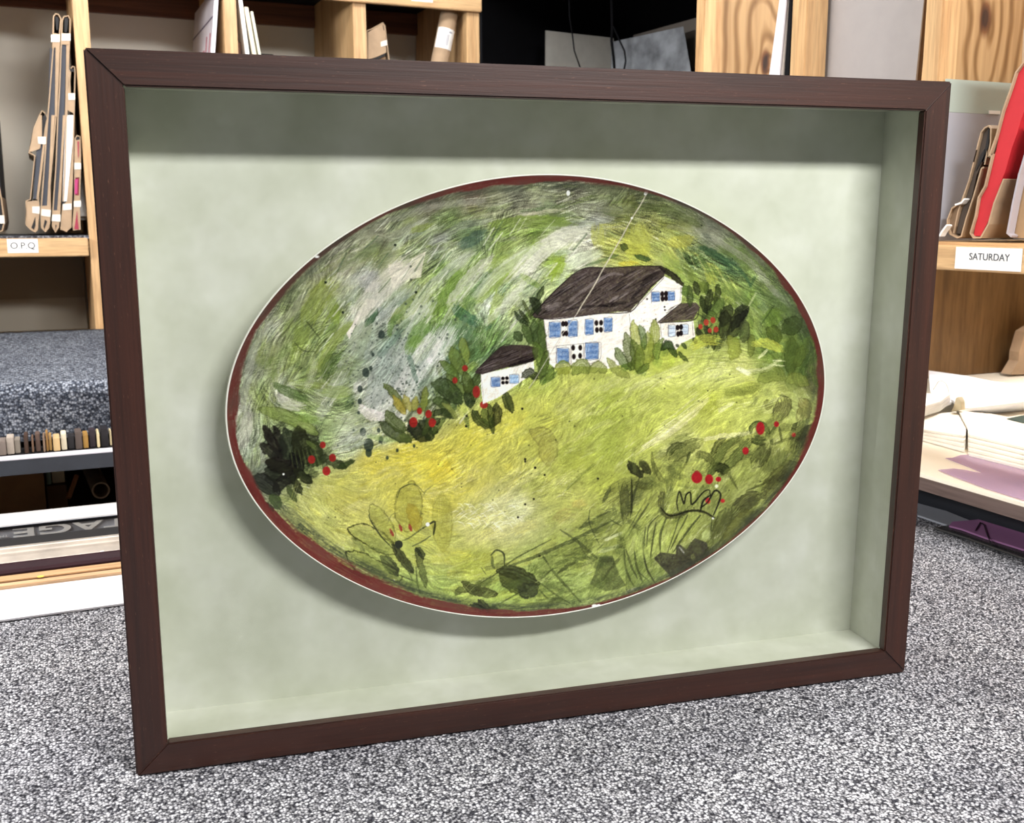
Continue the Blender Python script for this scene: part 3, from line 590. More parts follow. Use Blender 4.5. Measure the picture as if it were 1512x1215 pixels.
for q, w, g in (((400, 330, 520, 240, 700, 130, 820, 128), 26, 128), ((230, 390, 300, 360, 360, 350), 50, 132), ((700, 330, 780, 280), 20, 150), ((350, 400, 500, 370, 700, 360), 20, 30), ((620, 360, 740, 350, 850, 330), 30, 24), ((940, 220, 1000, 150, 1090, 100), 40, 26), ((860, 320, 960, 200), 24, 30)): S(HZ, q, w, np.array((g, g*.94, g*.93)), .75, bris=.5)
S(HZ, (130, 430, 330, 220, 505, 86, 700, 78, 950, 64, 1090, 66), 9, (30, 26, 26), .9, bris=.2, taper=0); S(HZ, (140, 446, 300, 458, 640, 418, 858, 404, 940, 310, 1020, 215, 1108, 140), 8, (34, 30, 30), .9, bris=.2, taper=0)
S(HZ, (1080, 72, 1160, 120, 1250, 205), 44, (30, 27, 26), .95, bris=.25); S(HZ, (860, 410, 940, 330, 1040, 225, 1110, 152), 5, (60, 54, 54), .8, bris=0, taper=0)
poly(HZ(1062, 486, 1150, 408, 1235, 342, 1350, 336, 1378, 372, 1330, 462, 1200, 474, 1090, 492), (76, 66, 62), .97, grain=.2)
for k in range(30):
    a = prng.uniform(1130, 1340); b = prng.uniform(360, 460)
    S(HZ, (a-24, b+14, a+24, b-14), 7, prng.choice([28, 34, 120])*np.array((1, .94, .9)), .6, bris=.3)
S(HZ, (1060, 486, 1240, 340), 7, (34, 30, 30), .9, bris=0); S(HZ, (1080, 486, 1330, 466, 1376, 372), 7, (30, 28, 26), .9, bris=0)
for q in ((216, 462, 232, 600, 248, 800), (852, 420, 860, 500, 862, 590), (1085, 490, 1090, 560, 1100, 640), (1322, 480, 1328, 580), (1236, 220, 1232, 320)): S(HZ, q, 4.5, (74, 66, 66), .8, bris=.2, taper=0)
for r in ((256, 482, 340, 592), (398, 470, 466, 586), (525, 462, 585, 572), (665, 450, 725, 550), (316, 676, 402, 786), (526, 636, 622, 756), (1020, 258, 1078, 326), (1140, 254, 1190, 318)): blue(HZ, *r, rows=6)
for r in ((1146, 505, 1196, 585), (1240, 500, 1290, 570)): blue(HZ, *r, rows=5, c=(176, 194, 214))
for a, b in ((360, 494), (382, 494), (362, 566), (384, 566), (608, 488), (643, 486), (612, 540), (642, 538), (435, 672), (488, 672), (440, 738), (487, 732), (1098, 272), (1126, 270), (1100, 308), (1126, 304), (1212, 522), (1238, 518), (1216, 570), (1238, 564)): D(HZ, a, b, 13, (26, 20, 20), .95, 19)
for q in ((310, 660, 520, 640, 640, 632), (310, 660, 316, 800, 420, 790), (418, 650, 420, 790), (514, 640, 518, 780, 630, 764, 642, 640), (1016, 256, 1018, 340), (1142, 500, 1142, 590)): S(HZ, q, 4, (80, 76, 84), .7, bris=0, taper=0)
for k in range(40): D(HZ, prng.uniform(760, 1180), prng.uniform(330, 560), prng.uniform(2, 4), (120, 90, 84), .4)
for q in ((1050, 460), (1115, 368), (1118, 392), (985, 310)): D(HZ, *q, 6, (40, 34, 34))
# foliage round the large house
for q, w, c in (((215, 215, 190, 270, 165, 330), 34, (52, 72, 38)), ((120, 300, 160, 350, 170, 420), 60, (44, 60, 34)), ((60, 320, 100, 400, 120, 460), 20, (92, 110, 56)), ((30, 385, 70, 440, 110, 490), 24, (48, 60, 34)), ((0, 400, 40, 460, 100, 500), 28, (44, 60, 32)),
                ((60, 510, 100, 570, 130, 640), 60, (74, 98, 42)), ((140, 470, 160, 560, 170, 660), 64, (60, 84, 40)), ((190, 500, 200, 600, 215, 700), 56, (72, 94, 42)), ((0, 560, 50, 610), 60, (54, 72, 36)), ((150, 640, 190, 740, 220, 840), 80, (100, 128, 50)),
                ((240, 700, 220, 800, 190, 900), 60, (84, 110, 44)), ((60, 890, 110, 860, 170, 900), 60, (46, 58, 34)), ((280, 830, 260, 880, 240, 907), 50, (120, 146, 56))): leaf(HZ, q, w, c, .92, .45)
for q, w, c in (((330, 860, 360, 820, 400, 860), 90, (164, 182, 62)), ((440, 860, 500, 800, 540, 860), 90, (140, 162, 66)), ((560, 850, 620, 810, 680, 850), 70, (150, 170, 70)), ((880, 480, 900, 600, 930, 720), 66, (172, 186, 62)), ((1040, 470, 1040, 600, 1020, 760), 70, (168, 186, 64)),
                ((990, 560, 990, 680, 980, 800), 80, (150, 172, 60)), ((930, 510, 960, 600, 965, 680), 46, (82, 112, 46)), ((1100, 610, 1060, 680, 1060, 760), 50, (122, 150, 60)), ((690, 755, 760, 840, 850, 890), 50, (150, 162, 70)), ((760, 680, 800, 760, 860, 830), 60, (84, 108, 46)),
                ((830, 570, 850, 680, 880, 830), 70, (96, 120, 46)), ((880, 620, 900, 720, 910, 840), 64, (110, 134, 50)), ((930, 660, 930, 760, 910, 850), 60, (128, 150, 56)), ((1000, 790, 960, 830, 910, 860), 40, (104, 126, 54)),
                ((1095, 690, 1140, 640, 1200, 740), 50, (60, 84, 40)), ((1100, 680, 1140, 650, 1180, 680), 46, (66, 90, 42)), ((1220, 700, 1250, 740, 1290, 775), 26, (84, 106, 50)), ((1245, 640, 1262, 660, 1275, 680), 24, (52, 66, 38)), ((1200, 645, 1218, 668), 18, (60, 72, 44)), ((1325, 600, 1340, 620, 1352, 645), 30, (56, 70, 38))): leaf(HZ, q, w, c, .9, .45)
for q, w, c in (((500, 830, 515, 880, 525, 925), 42, (52, 66, 38)), ((460, 860, 465, 930, 472, 1000), 42, (78, 98, 46)), ((425, 860, 440, 930), 50, (98, 132, 52)), ((585, 835, 580, 920), 30, (74, 102, 48)), ((615, 885, 600, 960, 585, 1050), 46, (48, 62, 36)), ((665, 845, 660, 930, 645, 1020), 40, (60, 76, 38)),
                ((545, 930, 560, 1000, 590, 1060), 34, (52, 66, 36)), ((750, 1000, 720, 1060, 690, 1134), 80, (46, 52, 36)), ((870, 1010, 820, 1050, 800, 1134), 80, (46, 52, 36)), ((800, 1040, 770, 1134), 26, (120, 146, 72)), ((690, 950, 640, 1050), 60, (110, 140, 60)), ((560, 830, 560, 900), 60, (120, 146, 58))): leaf(V3, q, w, c, .92, .4)
for q, w, c in (((600, 0, 640, 60), 60, (96, 130, 54)), ((720, 0, 710, 100, 700, 190), 80, (50, 56, 36)), ((800, 10, 780, 110, 735, 190), 74, (60, 72, 40)), ((860, 0, 800, 60, 760, 130), 50, (42, 48, 34)), ((850, 60, 850, 140, 840, 210), 64, (74, 82, 48)), ((520, 115, 545, 170, 582, 212), 40, (42, 50, 34)),
                ((570, 90, 590, 150, 600, 200), 40, (44, 54, 34)), ((612, 150, 620, 200, 634, 262), 34, (40, 48, 32)), ((650, 100, 640, 160, 630, 200), 30, (50, 60, 36)), ((740, 180, 780, 250, 760, 330), 86, (142, 160, 60)), ((900, 170, 895, 240, 890, 310), 50, (134, 152, 58)), ((1240, 60, 1120, 140), 110, (74, 94, 46)),
                ((1010, 120, 1060, 160, 1080, 220), 90, (92, 112, 42)), ((1180, 190, 1175, 300, 1165, 430), 90, (78, 98, 44)), ((1250, 250, 1230, 330, 1210, 380), 70, (90, 110, 48)), ((1140, 480, 1210, 470, 1290, 510), 80, (128, 146, 60)), ((950, 480, 1050, 430, 1130, 470), 90, (138, 156, 62))): leaf(V6, q, w, c, .85, .4)
S(V6, (470, 260, 560, 200, 700, 210), 90, (188, 196, 66), .8); S(V6, (900, 230, 1000, 220, 1130, 270), 70, (190, 200, 74), .8)
S(V6, (470, 315, 760, 350, 960, 350, 1120, 390), 10, (124, 140, 66), .8); S(V6, (940, 330, 1010, 265), 22, (214, 220, 160), .9); S(V6, (1040, 340, 1135, 345), 12, (222, 226, 176), .9); S(V6, (1040, 370, 1135, 380), 10, (222, 226, 176), .9)
for a, b, r in ((580, 75, 18), (627, 60, 18), (540, 105, 15), (605, 132, 14), (648, 125, 17)): D(V6, a, b, r, (198, 66, 48), .9, r*1.2)
# ---- meadow marks
for q, w, c, a in (((820, 420, 1000, 400, 1100, 330), 40, (206, 212, 150), .6), ((430, 540, 560, 450, 780, 400), 50, (196, 206, 128), .6), ((120, 960, 420, 760, 600, 590), 70, (216, 216, 158), .7), ((660, 700, 780, 630), 30, (220, 222, 180), .7), ((790, 390, 900, 440), 40, (222, 226, 190), .8),
                   ((560, 890, 860, 850, 900, 830), 40, (212, 214, 160), .7), ((700, 590, 860, 540, 975, 520), 80, (124, 138, 56), .6), ((0, 560, 300, 440, 500, 360), 60, (200, 208, 140), .5)): S(V6, q, w, c, min(1, a*1.35), bris=.7)
for k in range(50):
    a = prng.uniform(100, 560); b = 960-(a-100)*.78+prng.uniform(-50, 50); S(V6, (a-60, b+44, a+60, b-44), 4, (228, 228, 186) if k % 3 else (132, 146, 70), .6, bris=.2)
for k in range(70):
    a = prng.uniform(150, 620); b = prng.uniform(300, 480); q = prng.uniform(-30, 30); S(V8, (a-25, b+q*.5, a, b-10, a+25, b-q), 5, (232, 232, 208), .85, bris=.2)
for k in range(30):
    a = prng.uniform(450, 850); b = 1134-(a-450)*.9; S(V8, (a, 250+prng.uniform(-180, 60), a+110, 150+prng.uniform(-200, 20)), 4, (206, 208, 140) if k % 2 else (128, 142, 60), .5, bris=.2)
leaf(V5, (690, 840, 790, 900, 800, 1060), 130, (160, 166, 76), .45, .4); S(V5, (1420, 680, 1300, 670, 1200, 740), 8, (124, 136, 64), .7); S(V5, (90, 980, 120, 1080, 160, 1134), 10, (138, 140, 60), .6)
S(V5, (860, 1020, 1060, 900, 1300, 780, 1512, 700), 130, (140, 156, 64), .45, bris=.8); S(V5, (1060, 720, 1190, 690, 1400, 560), 40, (206, 212, 140), .6, bris=.9)
for k in range(40):
    a = prng.uniform(820, 1500); S(V5, (a, 980-(a-820)*.42+prng.uniform(-30, 60), a+130, 900-(a-820)*.42+prng.uniform(-30, 30)), 5, (118, 134, 52) if k % 2 else (196, 200, 120), .5, bris=.2)
leaf(V8, (60, 240, 60, 420, 70, 620), 130, (170, 172, 66), .4, .3); S(V8, (90, 0, 110, 60, 160, 110), 60, (206, 190, 50), .5); S(V8, (920, 210, 1020, 110, 1130, 20), 26, (96, 112, 46), .8, bris=.8)
S(V8, (0, 60, 70, 150), 120, (200, 190, 56), .5)
for x, y in ((232, 728), (228, 800), (640, 1030), (710, 1090), (620, 678)): D(V5, x, y, 8, (34, 34, 26))
for x, y in ((709, 48), (776, 100), (640, 6), (1148, 126), (700, 268), (640, 305), (590, 395), (740, 665)): D(V8, x, y, 7, (34, 34, 26))
for k in range(110):
    x, y = prng.uniform(480, 1150), prng.uniform(540, 800)
    if not woods(x, y): dot(x, y, prng.uniform(.5, 1.1), (52, 56, 34), .75)
S(V8, (200, 900, 70, 930), 60, (130, 146, 66), .4, bris=.9)
# ---- lower left flower
for dx_ in range(-2, 3):
    S(V7, (940+6*dx_, 520+26*dx_, 1080, 560+26*dx_, 1235, 640+14*dx_), 60, (124, 138, 66) if dx_ % 2 else (142, 154, 74), .75, bris=.8, taper=.2)
    S(V7, (935, 665+24*dx_, 1080, 740+22*dx_, 1265, 815+8*dx_), 60, (112, 126, 62) if dx_ % 2 else (136, 148, 72), .8, bris=.8, taper=.2)
    S(V7, (1100+20*dx_, 330, 1150+14*dx_, 440, 1225, 560), 40, (146, 152, 66), .6, bris=.8); S(V7, (1350+34*dx_, 190, 1340+34*dx_, 320, 1330+22*dx_, 480), 50, (150, 154, 62) if dx_ % 2 else (164, 166, 70), .7, bris=.8)
    S(V8, (60+22*dx_, 250, 60+24*dx_, 420, 60+20*dx_, 620), 50, (146, 150, 62), .6, bris=.85); S(V5, (700+34*dx_, 850, 760+30*dx_, 940, 790+14*dx_, 1060), 46, (150, 152, 68), .55, bris=.85)
leaf(V7, (930, 480, 1060, 520, 1240, 640), 130, (132, 146, 70), .25, 1.2, bris=.6); leaf(V7, (920, 650, 1060, 740, 1270, 820), 140, (122, 136, 68), .25, 1.2, bris=.6)
leaf(V7, (1080, 320, 1150, 430, 1230, 560), 110, (166, 172, 76), .6, .6); leaf(V7, (1360, 170, 1340, 300, 1330, 470), 190, (164, 170, 70), .5, .6)
S(V7, (1260, 260, 1290, 190, 1380, 165, 1450, 230), 8, (66, 74, 46), .85, bris=.2); S(V7, (1065, 370, 1070, 410, 1140, 520, 1225, 610), 11, (44, 50, 38), .9, bris=.2); S(V7, (1440, 250, 1460, 210, 1512, 170), 9, (90, 100, 56), .8)
leaf(V7, (1340, 310, 1380, 390, 1400, 490), 86, (202, 192, 58), .85, .2); S(V7, (1190, 440, 1220, 380, 1270, 360), 8, (96, 104, 56), .8)
leaf(V7, (1145, 670, 1200, 720, 1260, 800), 74, (46, 50, 44), .92, .2); leaf(V7, (1230, 590, 1290, 680, 1370, 780), 56, (50, 54, 44), .9, .2); D(V7, 1270, 585, 28, (48, 54, 42)); leaf(V7, (1390, 610, 1420, 720, 1460, 880), 44, (82, 92, 52), .8, .4)
leaf(V7, (1390, 610, 1420, 640, 1440, 680), 40, (48, 54, 40), .9, .2)
for q in ((1290, 560, 1340, 540, 1440, 470, 1512, 430), (1360, 600, 1440, 560, 1500, 520), (1390, 740, 1400, 850, 1420, 930), (1340, 780, 1370, 840), (1280, 800, 1400, 850)): S(V7, q, 12, (58, 66, 46), .85, bris=.4)
leaf(V8, (-30, 440, 10, 430, 0, 520), 14, (44, 52, 36), .9, .3)
for x, y in ((1220, 500), (1283, 468), (1352, 470)): S(V7, (x-8, y-20, x+8, y+20), 24, (130, 56, 40), .95, bris=.1)
D(V7, 1472, 445, 14, (238, 238, 234)); D(V7, 1237, 834, 5, (225, 225, 220))  # the larger white dot is a painted specular highlight
for k in range(50):
    a = prng.uniform(500, 900); S(V7, (a, 200+(a-500)*.5+prng.uniform(-60, 160), a+60, 150+(a-500)*.5+prng.uniform(-60, 100)), 4, (196, 198, 116) if k % 2 else (140, 148, 66), .45, bris=.2)
S(V7, (820, 650, 960, 740, 1090, 800), 12, (202, 206, 140), .8)
for vv, q, w, c, al in ((V8, (700, 800, 900, 660, 1120, 560), 150, (94, 108, 54), .55), (V8, (560, 920, 780, 900, 1000, 860), 110, (100, 120, 60), .5), (V8, (1180, 300, 1320, 220, 1490, 160), 180, (98, 106, 54), .6), (V8, (1060, 500, 1180, 430, 1310, 370), 120, (88, 100, 50), .55),
        (V8, (1330, 820, 1400, 740, 1500, 640), 150, (100, 116, 58), .45), (V9, (0, 300, 80, 220, 170, 120), 140, (94, 102, 54), .6), (V9, (680, 560, 780, 440, 920, 320), 190, (92, 100, 54), .6), (V9, (540, 740, 620, 680, 720, 560), 120, (80, 88, 50), .6), (V9, (980, 280, 1080, 180, 1190, 50), 150, (76, 80, 48), .65),
        (V9, (80, 880, 180, 840, 320, 740), 100, (104, 122, 62), .5), (V9, (640, 300, 760, 240), 120, (120, 130, 62), .6), (V6, (300, 980, 400, 930, 540, 890), 140, (108, 120, 60), .6), (V6, (560, 1100, 700, 980, 860, 870), 120, (98, 110, 56), .6), (V6, (980, 1120, 1030, 1010, 1060, 900), 130, (92, 100, 52), .6),
        (V6, (1130, 1030, 1240, 900, 1330, 790), 140, (108, 116, 58), .55), (V6, (1060, 520, 1180, 490, 1290, 470), 130, (122, 138, 62), .5), (V6, (1150, 380, 1200, 270, 1260, 150), 180, (90, 110, 50), .6), (V6, (700, 560, 820, 560, 960, 530), 60, (124, 138, 58), .7), (V7, (1000, 640, 1140, 700, 1250, 760), 160, (128, 144, 74), .5), (V7, (1340, 860, 1460, 880), 90, (120, 142, 70), .5)):
    S(vv, q, w, np.array(c)*.92, min(1, al*1.45), bris=.75)
# ---- bottom middle
for q, w, c in (((205, 845, 280, 900, 440, 935), 66, (58, 62, 42)), ((150, 940, 200, 900, 330, 880), 44, (104, 110, 60)), ((450, 770, 560, 780, 730, 860), 84, (46, 46, 36)), ((470, 800, 560, 860, 640, 900), 110, (70, 80, 44)), ((600, 880, 660, 910, 720, 880), 96, (60, 64, 48)),
                ((265, 1005, 320, 1030, 370, 1060), 44, (36, 40, 36)), ((315, 970, 350, 1010, 390, 1060), 50, (34, 38, 34)), ((360, 1060, 410, 1040, 450, 1050), 44, (34, 38, 34)), ((1370, 10, 1400, 60, 1460, 110), 60, (54, 58, 40)), ((1440, 10, 1480, 50, 1512, 90), 44, (66, 70, 44))): leaf(V8, q, w, c, .92, .3)
S(V8, (400, 660, 440, 625, 490, 650, 495, 730), 14, (48, 54, 38), .9, bris=.2); S(V8, (410, 660, 412, 720, 430, 760), 26, (66, 76, 44), .85)
for q, w in (((320, 860, 450, 780, 560, 690, 830, 545), 12), ((520, 740, 760, 650, 1000, 540, 1230, 430), 26), ((760, 660, 850, 790, 1040, 1000), 20), ((740, 850, 860, 940, 960, 1000), 14), ((860, 790, 930, 740, 1010, 700), 26), ((880, 480, 1000, 560, 1150, 690), 22), ((1090, 340, 1090, 440, 1160, 590), 9),
             ((1000, 540, 1050, 640, 1100, 690), 9), ((1110, 410, 1240, 350), 16), ((1230, 410, 1320, 460), 12), ((1290, 150, 1310, 300, 1325, 450), 9), ((1380, 120, 1385, 240, 1380, 360), 9), ((1240, 180, 1180, 300), 26), ((1330, 600, 1345, 760, 1400, 880), 16), ((1400, 620, 1420, 740, 1460, 850), 18),
             ((1480, 460, 1465, 640, 1500, 800), 16), ((1350, 500, 1420, 380, 1500, 240), 8), ((330, 740, 370, 800), 8), ((440, 1010, 600, 920), 12), ((740, 900, 800, 960, 900, 960), 12), ((1010, 480, 1080, 440, 1130, 430), 30), ((880, 700, 760, 820, 600, 940), 12)): S(V8, q, w, (58, 66, 40), .85, bris=.45)
poly(V8(1160, 670, 1250, 662, 1275, 740, 1300, 800, 1345, 870, 1280, 900, 1200, 912, 1090, 862, 1120, 800), (78, 88, 52), .85, grain=.4)
S(V8, (1150, 690, 1270, 690), 40, (52, 58, 40), .8); S(V8, (840, 430, 900, 380, 1000, 350), 90, (150, 138, 70), .55, bris=.8); S(V8, (960, 310, 1080, 290), 60, (188, 174, 84), .5)
S(V8, (1190, 560, 1320, 500), 22, (214, 220, 176), .85); S(V8, (1150, 640, 1300, 590), 34, (206, 216, 156), .7); S(V8, (1340, 920, 1420, 890), 26, (214, 216, 176), .8)
for k in range(60):
    x, y = prng.uniform(700, 1420), 0; y = np.interp(x, (700, 1400), (880, 330))+prng.uniform(-180, 150)
    S(V8, (x-30, y+prng.uniform(-20, 30), x+30, y-prng.uniform(-10, 30)), prng.uniform(4, 12), (62, 72, 42) if k % 3 else (184, 200, 112), .6, bris=.4)
for k in range(40):
    x = prng.uniform(0, 380); S(V8, (x, 880+prng.uniform(-80, 100), x+60, 860+prng.uniform(-80, 100)), 6, (104, 124, 60) if k % 2 else (176, 192, 104), .5, bris=.3)
# ---- bottom right
for q, w in (((275, 210, 262, 300, 280, 360), 46), ((262, 350, 330, 390, 460, 352), 40), ((440, 350, 540, 352, 640, 400), 22), ((385, 350, 375, 290, 392, 215, 410, 260, 425, 300, 440, 240, 470, 225, 475, 300, 500, 290, 560, 220, 600, 205, 608, 240), 12), ((540, 330, 590, 290, 640, 210, 680, 235, 665, 300, 630, 380), 13),
             ((610, 240, 560, 280, 540, 350), 14)): S(V9, q, w, (32, 34, 24) if w < 16 else (52, 52, 34), .93 if w < 16 else .85, bris=.15 if w < 16 else .6)
for k, q in enumerate(((250, 380, 180, 460, 165, 600), (230, 430, 210, 540, 190, 680), (300, 400, 260, 520, 260, 640), (400, 370, 360, 500, 310, 640), (450, 380, 400, 480, 330, 620), (540, 380, 430, 520, 350, 640), (620, 410, 610, 500, 590, 580), (180, 300, 100, 420, 40, 520), (120, 100, 60, 300, 50, 400), (80, 640, 100, 760, 180, 840),
                       (140, 640, 170, 760, 220, 850), (20, 620, 60, 740, 100, 820))): S(V9, q, 10+4*(k % 3), (56, 62, 40), .85, bris=.3)
for q, w, c in (((400, 130, 330, 330), 60, (176, 190, 84)), ((190, 170, 120, 360), 50, (164, 176, 80)), ((450, 430, 380, 560), 40, (166, 180, 90)), ((600, 480, 560, 560), 60, (178, 194, 120)), ((90, 480, 140, 700), 60, (172, 190, 96))): S(V9, q, w, c, .7)
poly(V9(212, 682, 262, 640, 368, 652, 372, 590, 400, 585, 440, 620, 500, 540, 585, 572, 602, 650, 560, 720, 450, 790, 340, 818), (58, 58, 50), .93, grain=.3)
S(V9, (390, 600, 430, 650), 12, (178, 180, 176), .8); S(V9, (480, 560, 540, 660), 50, (78, 84, 54), .7); S(V9, (480, 650, 500, 700), 30, (120, 130, 70), .6)
for q, w, c in (((1190, 40, 1080, 130, 980, 250), 120, (74, 76, 46)), ((960, 240, 860, 290, 770, 380), 110, (76, 82, 48)), ((740, 330, 690, 450, 640, 570), 100, (86, 94, 52)), ((620, 600, 560, 700, 480, 760), 60, (66, 72, 44)), ((900, 340, 780, 460, 700, 600), 80, (112, 120, 58)), ((620, 40, 700, 60, 740, 110), 70, (76, 86, 46)),
                ((690, 20, 640, 60, 590, 110), 40, (60, 70, 40)), ((200, 0, 260, 120, 310, 160), 30, (110, 122, 60)), ((330, 110, 380, 40, 400, 0), 80, (140, 156, 68)), ((40, 10, 80, 60, 140, 115), 60, (50, 54, 40)), ((120, 0, 150, 40, 190, 80), 50, (70, 74, 46)), ((60, 130, 60, 260, 60, 380), 14, (56, 62, 38)),
                ((80, 160, 170, 180, 200, 150), 50, (84, 92, 50)), ((10, 160, 10, 420), 60, (76, 84, 46)), ((1000, 260, 1060, 190, 1130, 130), 50, (140, 150, 72)), ((750, 600, 900, 430), 40, (150, 164, 88)), ((700, 30, 800, 200), 14, (84, 92, 52)), ((860, 210, 1000, 150, 1100, 60), 12, (90, 96, 54))): leaf(V9, q, w, c, .85, .35, bris=.5)
for a, b, r, s in ((515, 118, 38, 1.05), (600, 130, 28, 1.2), (665, 130, 19, .9), (592, 280, 17, 1.2), (695, 280, 15, .9)): D(V9, a, b, r, (190, 46, 42), .93, r*s)
D(V9, 652, 178, 12, (222, 226, 200), .9); D(V9, 628, 402, 8, (232, 232, 226))
for q, w, c in (((600, 1134, 700, 960, 800, 880), 56, (96, 108, 52)), ((680, 1134, 800, 1000, 890, 890), 66, (82, 94, 48)), ((620, 1010, 660, 920, 720, 880), 34, (70, 80, 44)), ((330, 1040, 420, 960, 550, 900), 90, (116, 126, 60)), ((310, 1000, 360, 940, 440, 930), 46, (78, 88, 48)), ((440, 1060, 470, 970), 16, (66, 74, 42)), ((200, 980, 210, 1080, 220, 1134), 20, (128, 140, 66)),
                ((900, 880, 940, 900, 1000, 900), 60, (42, 50, 32)), ((890, 850, 900, 800, 960, 780, 1010, 830, 1000, 900), 34, (62, 76, 42)), ((1020, 930, 960, 1010, 910, 1080), 100, (74, 82, 46)), ((1070, 790, 1030, 860, 1040, 930), 22, (62, 72, 40)), ((1090, 800, 1110, 920), 14, (84, 94, 50)), ((1110, 590, 1120, 660, 1060, 750), 110, (94, 94, 56)),
                ((1240, 610, 1270, 680, 1230, 770), 90, (150, 150, 76)), ((1240, 770, 1220, 860, 1190, 970), 110, (58, 62, 42)), ((1350, 790, 1290, 850, 1230, 960), 80, (62, 62, 44)), ((1100, 1080, 1180, 1090, 1200, 1134), 90, (92, 96, 58)), ((500, 1010, 560, 1000, 640, 1060), 50, (84, 92, 50)), ((640, 1080, 700, 1100, 720, 1134), 70, (56, 64, 38)), ((980, 660, 1040, 640), 60, (120, 130, 60)),
                ((1040, 930, 1200, 870), 16, (100, 108, 60))): leaf(V6, q, w, c, .85, .4, bris=.5)
S(V6, (1050, 640, 1050, 740), 8, (50, 56, 36), .8); S(V6, (1080, 580, 1160, 600), 10, (50, 56, 36), .8)
for a, b, r, s in ((958, 815, 30, 1.5), (1070, 785, 18, 1.1), (855, 972, 22, 1.2), (515, 1125, 20, .8), (1190, 860, 14, 1.1)): D(V6, a, b, r, (190, 44, 44), .9, r*s)
dry(60, [(1185,650),(1212,690),(1140,790),(1040,860),(1000,850),(1090,770),(1150,690)], 50, (12,44), (5,16), [(64,68,42),(86,92,52),(52,56,36),(112,122,60)], (.45,.85), .3, .6)
dry(40, [(700,850),(820,800),(940,760),(960,860),(860,895),(740,905)], 25, (10,46), (3,9), [(58,64,40),(74,84,46),(150,168,84)], (.4,.8), .5, .6)
dry(36, [(930,700),(1010,660),(1180,600),(1200,660),(1100,720),(960,780)], 45, (8,34), (3,10), [(70,80,44),(96,106,54),(160,172,84)], (.4,.8), .5, .6)
dry(24, [(520,800),(640,830),(640,880),(560,860)], -30, (10,40), (3,8), [(70,80,50),(116,130,66)], (.4,.7), .5, .6)
dry(70, [(860,790),(900,740),(1000,690),(1060,690),(1000,780),(940,860),(880,880)], 60, (14,50), (5,18), [(92,104,52),(70,80,44),(112,124,60),(58,66,40)], (.3,.65), .6, .7)
dry(60, [(700,860),(780,830),(900,800),(900,880),(800,900),(720,900)], 20, (14,50), (4,14), [(80,94,50),(62,72,42),(110,128,64)], (.35,.7), .5, .7)
dry(70, [(1060,800),(1110,730),(1180,660),(1210,700),(1140,790),(1060,850),(1000,880)], 48, (14,46), (6,18), [(60,66,42),(78,86,50),(50,54,38)], (.4,.75), .35, .6)
dry(50, [(1080,640),(1180,600),(1212,620),(1180,680),(1080,700)], 60, (10,34), (5,14), [(84,94,50),(64,72,42),(132,142,70)], (.35,.7), .6, .6)
dry(40, [(930,680),(1060,650),(1080,700),(960,740)], 30, (12,40), (5,14), [(96,106,54),(74,82,46)], (.3,.65), .6, .7)
dry(30, [(1110,590),(1200,560),(1205,620),(1120,640)], 20, (10,34), (5,14), [(118,130,62),(92,104,54)], (.3,.65), .5, .7)
for q, w in (((385, 350, 375, 290, 392, 215, 410, 260, 425, 300, 440, 240, 470, 225, 475, 300, 500, 290, 560, 220, 600, 205, 608, 240), 12), ((540, 330, 590, 290, 640, 210, 680, 235, 665, 300, 630, 380), 13), ((610, 240, 560, 280, 540, 350), 14), ((262, 330, 330, 385, 460, 352, 560, 356, 640, 400), 16)): S(V9, q, w, (34, 36, 26), .9, bris=.1)
for a_, b_, r_, s_ in ((515, 118, 36, 1.05), (600, 130, 26, 1.2), (665, 130, 18, .9)): D(V9, a_, b_, r_, (178, 44, 42), .93, r_*s_)
for a_, b_, r_, s_ in ((958, 815, 28, 1.5), (1070, 785, 17, 1.1), (855, 972, 20, 1.2)): D(V6, a_, b_, r_, (178, 44, 42), .9, r_*s_)
_mm = (1-_wm)[..., None]; _hs = np.clip((np.abs(canvas-canvas.mean(-1, keepdims=True)).max(-1, keepdims=True)-16)/30, 0, 1)
canvas = canvas*(1-_mm*_hs)+(canvas*np.array((1.01, .985, 1.05))+np.array((3, 3, 7)))*_mm*_hs
# ---- the mended crack, the chips and a painted highlight
stroke([(959, 278), (946, 302), (934, 321), (918, 350), (903, 376), (889, 400), (876, 424), (862, 446), (852, 463)], 2.1, (188, 182, 160), .95, bris=.1)
stroke([(852, 463), (838, 482), (826, 500), (808, 530), (790, 560), (781, 573)], 1.5, (176, 172, 160), .85, bris=.1)
stroke([(957, 276), (953, 286)], 5, (240, 238, 230), 1, bris=0)
poly([(572, 871), (578, 868), (580, 873), (577, 882), (571, 882)], (244, 242, 236)); dot(566, 884, 2.2, (226, 222, 214)); dot(839, 285, 2.6, (236, 236, 230), 1, 4); dot(470, 380, 2.6, (240, 240, 236)); dot(933, 322, 1.6, (238, 236, 226))  # white chips; the dot on the top rim paints a specular highlight
dot(432, 505, 0.1, (0, 0, 0), 0)
